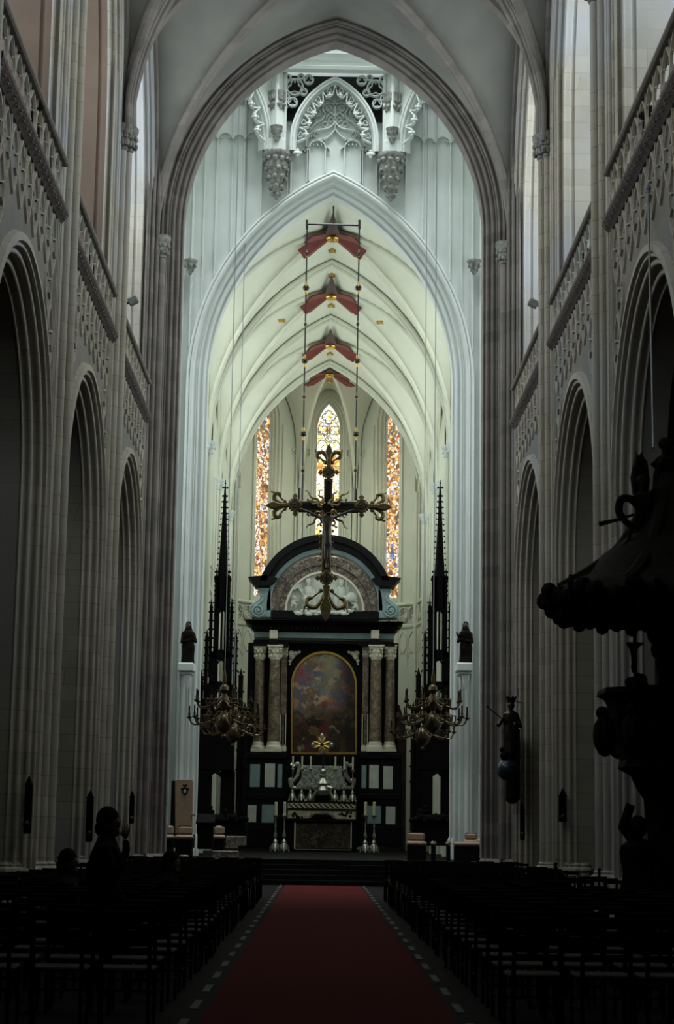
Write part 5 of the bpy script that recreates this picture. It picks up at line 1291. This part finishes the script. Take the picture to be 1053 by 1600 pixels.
# ------------------------------------------------------------------ pulpit
PXX, PYY = 4.62, 25.5
t = empty('pulpit', (PXX, PYY, 0)); tag(t, 'huge dark carved wooden pulpit with a sounding board and angels, right edge of the nave', 'pulpit')
def zP(y, x=1000): return at(x, y, PYY).z
b_ = MB(); rows = []
rim = [(1.62, zP(925)), (1.72, zP(938)), (1.62, zP(948)), (1.45, zP(968)), (.9, zP(962)), (.3, zP(960))]
up = [(.18, zP(740)), (.35, zP(790)), (.55, zP(835)), (.95, zP(868)), (1.15, zP(900)), (1.45, zP(915))]
b_.lathe((up+rim)[::-1], (PXX, PYY, 0), 32); o = part('sounding_board', M['oak'], b_, t)
b_ = MB()
for k in range(40):
    a = 2*pi*k/40; b_.ball((PXX+(1.66+.06*(k % 2))*cos(a), PYY+(1.66+.06*(k % 2))*sin(a), zP(930+8*(k % 3))), .12, 7, 5); b_.ball((PXX+1.52*cos(a+.05), PYY+1.52*sin(a+.05), zP(960+6*(k % 2))), .10, 6, 4)
b_.build('carved_rim', M['oak'], o)
for k in range(6):
    a = pi+pi/6*0+k*pi/3; b_ = MB(); P = curve([(1.5, zP(925)), (1.05, zP(893)), (.7, zP(860)), (.45, zP(815)), (.2, zP(770))], 5); b_.tube([(PXX+r*cos(a), PYY+r*sin(a), z) for r, z in P], [.12-.03*i/len(P) for i in range(len(P))], 7); part('canopy_volute', M['oak'], b_, t)
def angel(px_, py_, Y, H, lab, s=-1):
    p = at(px_, py_, Y); X, Z = p.x, p.z
    b_ = MB(); robed(b_, (X, Y, Z), H*.72, H*.13); head(b_, (X, Y, Z+H*.85), H*.075); b_.ball((X, Y+.02, Z+H*.87), H*.085, 10, 7); b_.cyl(X, Y, Z+H*.7, Z+H*.8, H*.04, 8)
    o = part(lab, M['oak'], b_, t); return X, Z, o
X, Z, o = angel(1005, 850, PYY-.2, 1.0, 'trumpeting_angel')
b_ = MB(); b_.tube([at(x, y, PYY-.35) for x, y in curve([(998, 793), (985, 780), (970, 781), (967, 800), (974, 812)], 5)], [.055]*21, 7); b_.tube([at(x, y, PYY-.35) for x, y in curve([(974, 812), (985, 820), (994, 822)], 5)], .045, 7); b_.build('bent_arm', M['oak'], o)
b_ = MB(); b_.tube([at(x, y, PYY-.4) for x, y in ((990, 804), (970, 811), (936, 819))], [.018, .02, .035], 7); b_.build('trumpet', M['oak'], o)
b_ = MB(); b_.tube([at(x, y, PYY-.4) for x, y in ((986, 820), (982, 845), (975, 858))], [.02, .03, .07], 7); b_.build('second_trumpet', M['oak'], o)
for L in ([(991, 776), (986, 745), (991, 722), (995, 703), (998, 712), (1003, 705), (1008, 716), (1012, 720), (1016, 750), (1012, 778)], [(1020, 780), (1022, 740), (1030, 715), (1040, 735), (1044, 780)]):
    b_ = MB(); b_.prism(PX(L[::-1], PYY-.05), ymap(PYY-.05), 0, .10, .03)
    for k in range(4): b_.tube([at(L[1][0]+6+k*4, 770, PYY-.07), at(L[1][0]+6+k*4, 730+3*k, PYY-.07)], .03, 5)
    b_.build('wing', M['oak'], o)
X, Z, o = angel(1040, 800, PYY, 1.1, 'topmost_figure'); 
b_ = MB(); b_.tube([at(x, y, PYY-.1) for x, y in ((1036, 722), (1026, 730), (1020, 722))], .05, 7); b_.build('raised_arm', M['oak'], o)
X, Z, o = angel(892, 935, PYY-.9, .34, 'rim_cherub')
# back board, drum, crucifix on the rim
b_ = MB(); px_box(b_, 1028, 960, 1120, 1110, PYY+.5, PYY+.8); px_box(b_, 1038, 760, 1120, 1400, PYY+.8, PYY+1.1); part('back_board', M['oak'], b_, t)
for (x, y, r) in ((1030, 985, .18), (1036, 1000, .14), (1028, 1015, .1), (1042, 1040, .16), (1015, 975, .08)):
    b_ = MB(); b_.ball(at(x, y, PYY-.1), r, 9, 6, 1, 1, 1.3); b_.ball(at(x+4, y+8, PYY-.1), r*.7, 8, 5); part('carved_scroll', M['oak'], b_, t)
b_ = MB(); dr = [(1078, 1.04), (1086, 1.06), (1092, .96), (1100, .92), (1150, .86), (1172, .80), (1188, .74), (1200, .78), (1212, .60), (1232, .52), (1250, .42)]
b_.lathe([(r, zP(y, 1000)) for y, r in dr[::-1]], (PXX, PYY, 0), 8, a0=pi/8); o = part('drum', M['oak'], b_, t)
for k in range(8):
    a = k*pi/4; b_ = MB(); c_ = (PXX+.93*cos(a), PYY+.93*sin(a), zP(1150)); b_.ball((c_[0], c_[1], c_[2]), .16, 8, 6, 1, 1, 1.8); b_.ball((c_[0]+.03*cos(a), c_[1]+.03*sin(a), c_[2]+.30), .09, 8, 6); b_.build('carved_panel_figure', M['oak'], o)
b_ = MB(); b_.lathe([(.42, 0), (.45, .1), (.34, .3), (.30, .9), (.36, 1.4), (.42, zP(1250))], (PXX, PYY, 0), 8); part('support_column', M['oak'], b_, t)
for (dx, dy) in ((-.55, -.25), (.3, -.6), (-.4, .5)):
    b_ = MB(); robed(b_, (PXX+dx, PYY+dy, .25), 1.25, .24); head(b_, (PXX+dx, PYY+dy, 1.66), .13); b_.tube([(PXX+dx, PYY+dy, 1.4), (PXX+dx-.2, PYY+dy, 1.65), (PXX+dx-.1, PYY+dy, 1.95)], [.07, .06, .05], 7); b_.cyl(PXX+dx, PYY+dy, 1.45, 1.6, .06, 8); part('supporting_figure', M['oak'], b_, t)
b_ = MB(); b_.lathe([(1.15, 0), (1.15, .12), (1.05, .16), (1.05, .25), (.3, .26)], (PXX, PYY, 0), 8, a0=pi/8); part('base', M['oak'], b_, t)
b_ = MB()
for k in range(9): b_.box(PXX+.9+.0, PYY-1.9+.2*k, 0, PXX+1.8, PYY-1.7+.2*k, .28*(k+1), bev=.01)
part('stair', M['oak'], b_, t)
# crucifix on the pulpit rim
Y = PYY-.9; t2 = empty('pulpit_crucifix', at(992, 1080, Y)); tag(t2, 'small dark crucifix standing on the rim of the pulpit', 'crucifix')
b_ = MB(); px_box(b_, 989.5, 990, 995.5, 1066, Y, Y+.05, .01); px_box(b_, 979, 1003, 1006, 1008, Y, Y+.05, .01); b_.build('cross', M['oak'], t2)
V = [at(x, y, Y-.06) for x, y in ((990, 1032), (990, 1022), (990, 1012), (990, 1007), (983, 1009), (979, 1006), (998, 1009), (1004, 1005), (988, 1042), (990, 1052), (992, 1042), (991, 1053))]
skin('corpus', V, [(0, 1), (1, 2), (2, 3), (2, 4), (4, 5), (2, 6), (6, 7), (0, 8), (8, 9), (0, 10), (10, 11)], [.04, .04, .05, .035, .02, .015, .02, .015, .028, .018, .028, .018], M['oak'], t2, 1)
b_ = MB()
for (x, y, r) in ((992, 1068, .10), (984, 1066, .07), (1002, 1062, .08), (997, 1057, .05), (1006, 1070, .06), (985, 1074, .07)): b_.ball(at(x, y, Y), r, 8, 6)
b_.build('rocky_foot', M['oak'], t2)
b_ = MB(); b_.tube([at(1012.5, 296, 27.5), at(1021, 700, 25.9)], .018, 6); b_.ball(at(1012.5, 294, 27.5), .05, 8, 6); b_.ball(at(1012.5, 299, 27.5), .04, 8, 6)
tag(b_.build('suspension_cable', M['cable']), 'thin blue-grey cable running down from the right wall tracery to the pulpit canopy', 'cable')

# ------------------------------------------------------------------ small fixtures on the walls
for i, (x, y, Y, s, lab) in enumerate(((208, 470, 41.3, 1, 'grey floodlight above the farthest left balustrade'), (833, 474, 41.3, -1, 'grey floodlight above the farthest right balustrade'), (63, 168, 28.7, 1, 'small dark lamp fixed to the nearest left balustrade'), (1004, 181, 28.0, -1, 'small dark lamp fixed to the nearest right balustrade'), (152, 415, 37.6, 1, 'small lamp on the middle left balustrade'), (893, 421, 37.0, -1, 'small lamp on the middle right balustrade'))):
    p = at(x, y, Y); t = empty('floodlight', p); tag(t, lab, 'lamp'); mt = M['lamp_grey'] if i < 2 else M['metal']; k = .85 if i < 2 else .5
    Mx = Matrix.Rotation(radians(-28*s), 4, 'Y')
    b_ = MB(); b_.box(-.13*k, -.10*k, -.10*k, .13*k, .10*k, .10*k, bev=.02); b_.v = [tuple(Mx @ Vector(v)+p) for v in b_.v]; b_.build('housing', mt, t)
    b_ = MB(); b_.tube([p, (p.x-s*.25*k, p.y, p.z-.12*k)], .025, 6); b_.build('bracket', M['metal'], t)
for (x, y, Y, w, h, lab) in ((44, 1266, 30.9, .06, .74, 'narrow dark shrine board on the nearest left pier'), (140, 1282, 38.9, .07, .85, 'narrow dark shrine board on the second left pier'), (206, 1267, 47.2, .06, .62, 'narrow dark shrine board on the third left pier'), (879, 1265, 39.2, .08, .5, 'narrow dark shrine board on the second right pier'), (816, 1290, 47.0, .06, .7, 'narrow dark shrine board under the crowned statue')):
    p = at(x, y, Y); t = empty('wall_shrine', p); tag(t, lab, 'wall shrine')
    b_ = MB(); b_.box(p.x-w, Y-.06, p.z-h/2, p.x+w, Y+.04, p.z+h/2, bev=.02); b_.build('board', M['blackwood'], t)
    b_ = MB(); b_.prism([(p.x-w*1.2, p.z+h/2), (p.x+w*1.2, p.z+h/2), (p.x, p.z+h/2+.18)], ymap(Y-.06), -.02, .1); b_.build('gable', M['blackwood'], t)
    b_ = MB(); b_.ball((p.x, Y-.14, p.z-h*.3), .06, 7, 5); b_.tube([(p.x, Y-.06, p.z-h*.3), (p.x, Y-.14, p.z-h*.36)], .02, 5); b_.build('candle_bracket', M['metal'], t)

# rope barriers among the right piers
for i, L in enumerate(([(868, 1352), (875, 1362), (888, 1370), (905, 1373)], [(936, 1361), (940, 1375), (948, 1390)])):
    Y = 30.0; t = empty('rope_barrier', (at(L[0][0], L[0][1], Y).x, Y, 0)); tag(t, 'thin pale barrier rope by the %s right pier' % ['second', 'nearest'][i], 'rope barrier')
    b_ = MB(); b_.tube([at(x, y, Y) for x, y in curve(L, 5)], .008, 5); b_.build('rope', M['cable'], t)
    for e in (0, -1): p = at(L[e][0], L[e][1], Y); b_ = MB(); b_.lathe([(.14, 0), (.14, .03), (.02, .06), (.02, p.z), (.035, p.z+.03), (.01, p.z+.05)], (p.x, Y, 0), 10); b_.build('post', M['metal'], t)

# ------------------------------------------------------------------ chairs
def make_chair(loc):
    t = empty('nave_chair', loc); X, Y, Z = loc; W = .21; w_, d_ = M['chair'], M['rush']
    for sx in (-1, 1):
        b_ = MB(); b_.tube([(X+sx*W, Y+.19, 0), (X+sx*W, Y+.19, .44)], [.016, .02], 6); b_.build('leg', w_, t)
        b_ = MB(); b_.tube([(X+sx*W*.9, Y-.19, 0), (X+sx*W*.9, Y-.19, .45), (X+sx*W*.9, Y-.26, .90)], [.017, .02, .016], 6); b_.build('leg', w_, t)
    b_ = MB(); b_.box(X-W-.01, Y-.2, .43, X+W+.01, Y+.22, .465, bev=.012); b_.build('seat', d_, t)
    b_ = MB()
    for z in (.60, .73): b_.box(X-W*.88, Y-.235-(z-.6)*.12, z-.022, X+W*.88, Y-.215-(z-.6)*.12, z+.022, bev=.008)
    b_.box(X-W*.95, Y-.275, .84, X+W*.95, Y-.24, .91, bev=.012); b_.build('backrest', w_, t)
    b_ = MB()
    for sx in (-1, 1): b_.tube([(X+sx*W*.95, Y-.19, .2), (X+sx*W, Y+.19, .2)], .011, 5)
    b_.tube([(X-W, Y+.19, .26), (X+W, Y+.19, .26)], .011, 5); b_.build('stretcher', w_, t); return t
far_mb = MB()
def far_chair_mesh():
    b_ = MB(); W = .21
    for sx in (-1, 1): b_.tube([(sx*W, .19, 0), (sx*W, .19, .44)], .018, 4); b_.tube([(sx*W*.9, -.19, 0), (sx*W*.9, -.19, .45), (sx*W*.9, -.26, .90)], .018, 4)
    b_.box(-W-.01, -.2, .43, W+.01, .22, .465)
    for z in (.60, .73, .875): b_.box(-W*.9, -.25-(z-.6)*.1, z-.025, W*.9, -.225-(z-.6)*.1, z+.025)
    return b_
proto = make_chair((0, 0, 0)); tag(proto, 'x', 'chair'); pk = kids(proto)
fproto = None; cols_ = [1.62, 2.14, 2.66, 3.18, 3.70, 4.22]
CH = []
for ri in range(26):
    Y = 15.4+ri*1.16
    for s in (-1, 1):
        for ci, x in enumerate(cols_):
            if x > Y*.185+.35 and s > 0 or x > Y*.185+.15 and s < 0: continue
            if s > 0 and abs(Y-PYY) < 1.9 and x > 3.3: continue
            if s > 0 and abs(Y-PYY) < 1.2 and x > 2.9: continue
            if x > 4.0 and min(abs(Y-p) for p in PIERS) < 1.1: continue
            if s < 0 and abs(Y-18) < .7 and 1.7 < x < 2.5: continue
            CH.append((s*x, Y, 's' if s < 0 else 'n', ri))
CH = CH[:298]
first = True
for (x, y, g, ri) in CH:
    near = ri < 11
    jx, ja = random.uniform(-.03, .03), random.uniform(-.05, .05)
    if near:
        if first: o = proto; first = False
        else:
            o = proto.copy(); COL.objects.link(o)
            for ch in pk: c_ = ch.copy(); COL.objects.link(c_); c_.parent = o
    else:
        if fproto is None: fproto = far_chair_mesh().build('nave_chair', M['chair']); o = fproto
        else: o = fproto.copy(); COL.objects.link(o)
    o.location = (x+jx, y+jx, 0); o.rotation_euler = (0, 0, ja)
    sd = 'left' if x < 0 else 'right'
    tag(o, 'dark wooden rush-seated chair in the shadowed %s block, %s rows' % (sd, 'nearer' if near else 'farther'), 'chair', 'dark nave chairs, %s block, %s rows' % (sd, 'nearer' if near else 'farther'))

# ------------------------------------------------------------------ people, dark against the piers
def person(X, Y, H, z0, pose, lab, facing=1):
    t = empty('person', (X, Y, z0)); tag(t, lab, 'person'); f = facing; k = H/1.72
    hip = .92*k if pose == 'stand' else .48; zz = z0+hip
    def v(a, b, c): return (X+f*a*k, Y+b*k, zz+c*k)       # a forward (towards facing along X), b sideways, c up
    V = [v(0, 0, 0), v(0, 0, .12), v(.01, 0, .28), v(.0, 0, .44), v(.02, 0, .53), v(.03, 0, .60), v(.04, 0, .68), v(.03, 0, .74)]
    E_ = [(i, i+1) for i in range(7)]; R_ = [(.19, .16), (.18, .16), (.19, .17), (.16, .15), .075, .07, .085, .06]
    def add(p, par, r): V.append(p); E_.append((par, len(V)-1)); R_.append(r); return len(V)-1
    for sd in (-1, 1):
        a = add(v(0, sd*.18, .38), 3, .10)
        if pose == 'stand' and sd < 0:
            b = add(v(.14, sd*.20, .20), a, .05); c = add(v(.22, sd*.12, .40), b, .038); w = add(v(.20, sd*.08, .50), c, .03)
        else:
            b = add(v(.02, sd*.23, .16), a, .05); c = add(v(.14, sd*.22, -.04), b, .038); w = add(v(.19, sd*.20, -.09), c, .03)
        if pose == 'stand':
            h_ = add(v(0, sd*.09, -.06), 0, .10); kn = add(v(.01, sd*.10, -.45), h_, .07); an = add(v(0, sd*.10, -.86), kn, .042); add(v(.14, sd*.10, -.89), an, .035)
        else:
            h_ = add(v(.08, sd*.10, -.02), 0, .10); kn = add(v(.44, sd*.11, .0), h_, .075); an = add((X+f*.46*k, Y+sd*.11*k, z0+.08), kn, .042); add((X+f*.60*k, Y+sd*.11*k, z0+.04), an, .035)
    body = skin('body', V, E_, [(r if isinstance(r, tuple) else (r, r)) for r in [tuple(q*k for q in (x if isinstance(x, tuple) else (x, x))) for x in R_]], M['cloth'], t)
    hd = MB(); c_ = v(.04, 0, .645); hd.ball((0, 0, 0), .105*k, 16, 10, .80, .92, 1.18); hd.ball((0, -.095*k, -.01*k), .02*k, 8, 5, .8, 1, 1.5); hd.ball((0, -.066*k, -.085*k), .038*k, 8, 5); 
    for sd in (-1, 1): hd.ball((sd*.085*k, 0, -.01*k), .022*k, 6, 5, .4, 1, 1.4); hd.ball((sd*.032*k, -.086*k, .018*k), .013*k, 6, 4)
    hd.ball((0, -.088*k, -.055*k), .022*k, 8, 4, 1.2, .5, .35)
    Rm = Matrix.Rotation(radians(90 if f > 0 else -90)*.8, 4, 'Z'); hd.v = [tuple(Rm @ Vector(p)+Vector(c_)) for p in hd.v]; hd.build('head', M['skin'], t)
    hr = MB(); hr.ball((0, .02*k, .03*k), .115*k, 16, 10, .85, .95, 1.1); hr.ball((0, .07*k, -.05*k), .075*k, 10, 6); hr.v = [tuple(Rm @ Vector(p)+Vector(c_)) for p in hr.v]; hr.build('hair', M['hair'], t)
    # hands with five fingers
    for sd in (-1, 1):
        up_ = pose == 'stand' and sd < 0; wv = Vector(v(.20, sd*.08, .50) if up_ else v(.19, sd*.20, -.09)); d = Vector((0, .2, 1)).normalized() if up_ else Vector((f*.8, 0, -.5)).normalized(); side_ = Vector((f*1.0, 0, 0)) if up_ else Vector((0, 1, 0)); n_ = d.cross(side_).normalized()
        HV = [wv, wv+d*.05*k, ]; HE = [(0, 1)]; HR = [.026*k, .030*k]
        for j, (o_, L) in enumerate(((-.030, .066), (-.010, .076), (.010, .072), (.030, .056))):
            HV.append(wv+d*.085*k+side_*o_*k); HE.append((1, len(HV)-1)); HR.append(.011*k); HV.append(HV[-1]+d*L*.5*k+n_*.012*k); HE.append((len(HV)-2, len(HV)-1)); HR.append(.009*k); HV.append(HV[-1]+d*L*.4*k+n_*.022*k); HE.append((len(HV)-2, len(HV)-1)); HR.append(.008*k)
        HV.append(wv+d*.045*k-side_*.042*k+n_*.01*k); HE.append((1, len(HV)-1)); HR.append(.012*k); HV.append(HV[-1]+d*.035*k+n_*.015*k); HE.append((len(HV)-2, len(HV)-1)); HR.append(.009*k)
        skin('hand', HV, HE, HR, M['skin'], t, 1)
    return t
p = at(165, 1264, 18.0); person(p.x, 18.0, 1.74, 0, 'stand', 'standing person in dark clothes facing right with a hand raised to the chin', 1)
p = at(103, 1330, 21.5); person(p.x-.02, 21.5+.15, 1.78, 0, 'sit', 'seated person in the dark, seen as a head above the chairs near the left edge', 1)
p = at(262, 1330, 23.6); person(p.x, 23.8, 1.72, 0, 'sit', 'seated dark figure right of the standing person', 1)

# ------------------------------------------------------------------ light: daylight through the windows
def area(name, loc, target, sx, sy, power, col, spread=180):
    d = bpy.data.lights.new(name, 'AREA'); d.shape = 'RECTANGLE'; d.size = sx; d.size_y = sy; d.energy = power; d.color = col; d.spread = radians(spread)
    o = bpy.data.objects.new(name, d); COL.objects.link(o); o.location = loc
    v = Vector(target)-Vector(loc); o.rotation_euler = v.to_track_quat('-Z', 'Y').to_euler(); return o
COOL = (.92, .98, 1.0); GRN = (.88, 1.0, .93); WARM = (1.0, .93, .78)
for side in (-1, 1):
    for bi, Yc in enumerate(BAYS):
        pw = {-1: [60, 75, 95, 230], 1: [130, 160, 190, 230]}[side][bi]
        area('daylight_nave', (side*(XW+1.30), Yc, 17.2), (0, Yc, 16.8), 5.4, 6.5, pw, COOL, 150)
    # transept daylight
    area('daylight_transept', (side*12.6, 55.2, 15.5), (0, 55.8, 17), 7.5, 11, 560, COOL, 110)
    for k in range(3):
        Yc = (CB[k]+CB[k+1])/2
        area('daylight_choir', (side*5.05, Yc, 16.3), (0, Yc, 15.8), 4.6, 7, 100, (.98, 1.0, .92))
area('daylight_lantern', (0, 54.6, 36.5), (0, 54.6, 0), 7, 7, 2600, COOL, 120)
area('daylight_apse', (-3.3, 87.3, 16.0), (0, 83.5, 15.0), .9, 7, 120, (1, .93, .72)); area('daylight_apse', (3.3, 87.3, 16.0), (0, 83.5, 15.0), .9, 7, 120, (1, .93, .72))
wd = bpy.data.worlds.new('world'); SC.world = wd; wd.use_nodes = True
wd.node_tree.nodes['Background'].inputs[0].default_value = (.5, .6, .7, 1); wd.node_tree.nodes['Background'].inputs[1].default_value = .02
SC.view_settings.view_transform = 'Standard'; SC.view_settings.look = 'None'; SC.view_settings.gamma = 1; SC.view_settings.use_curve_mapping = False
SC.view_settings.exposure = 0.0
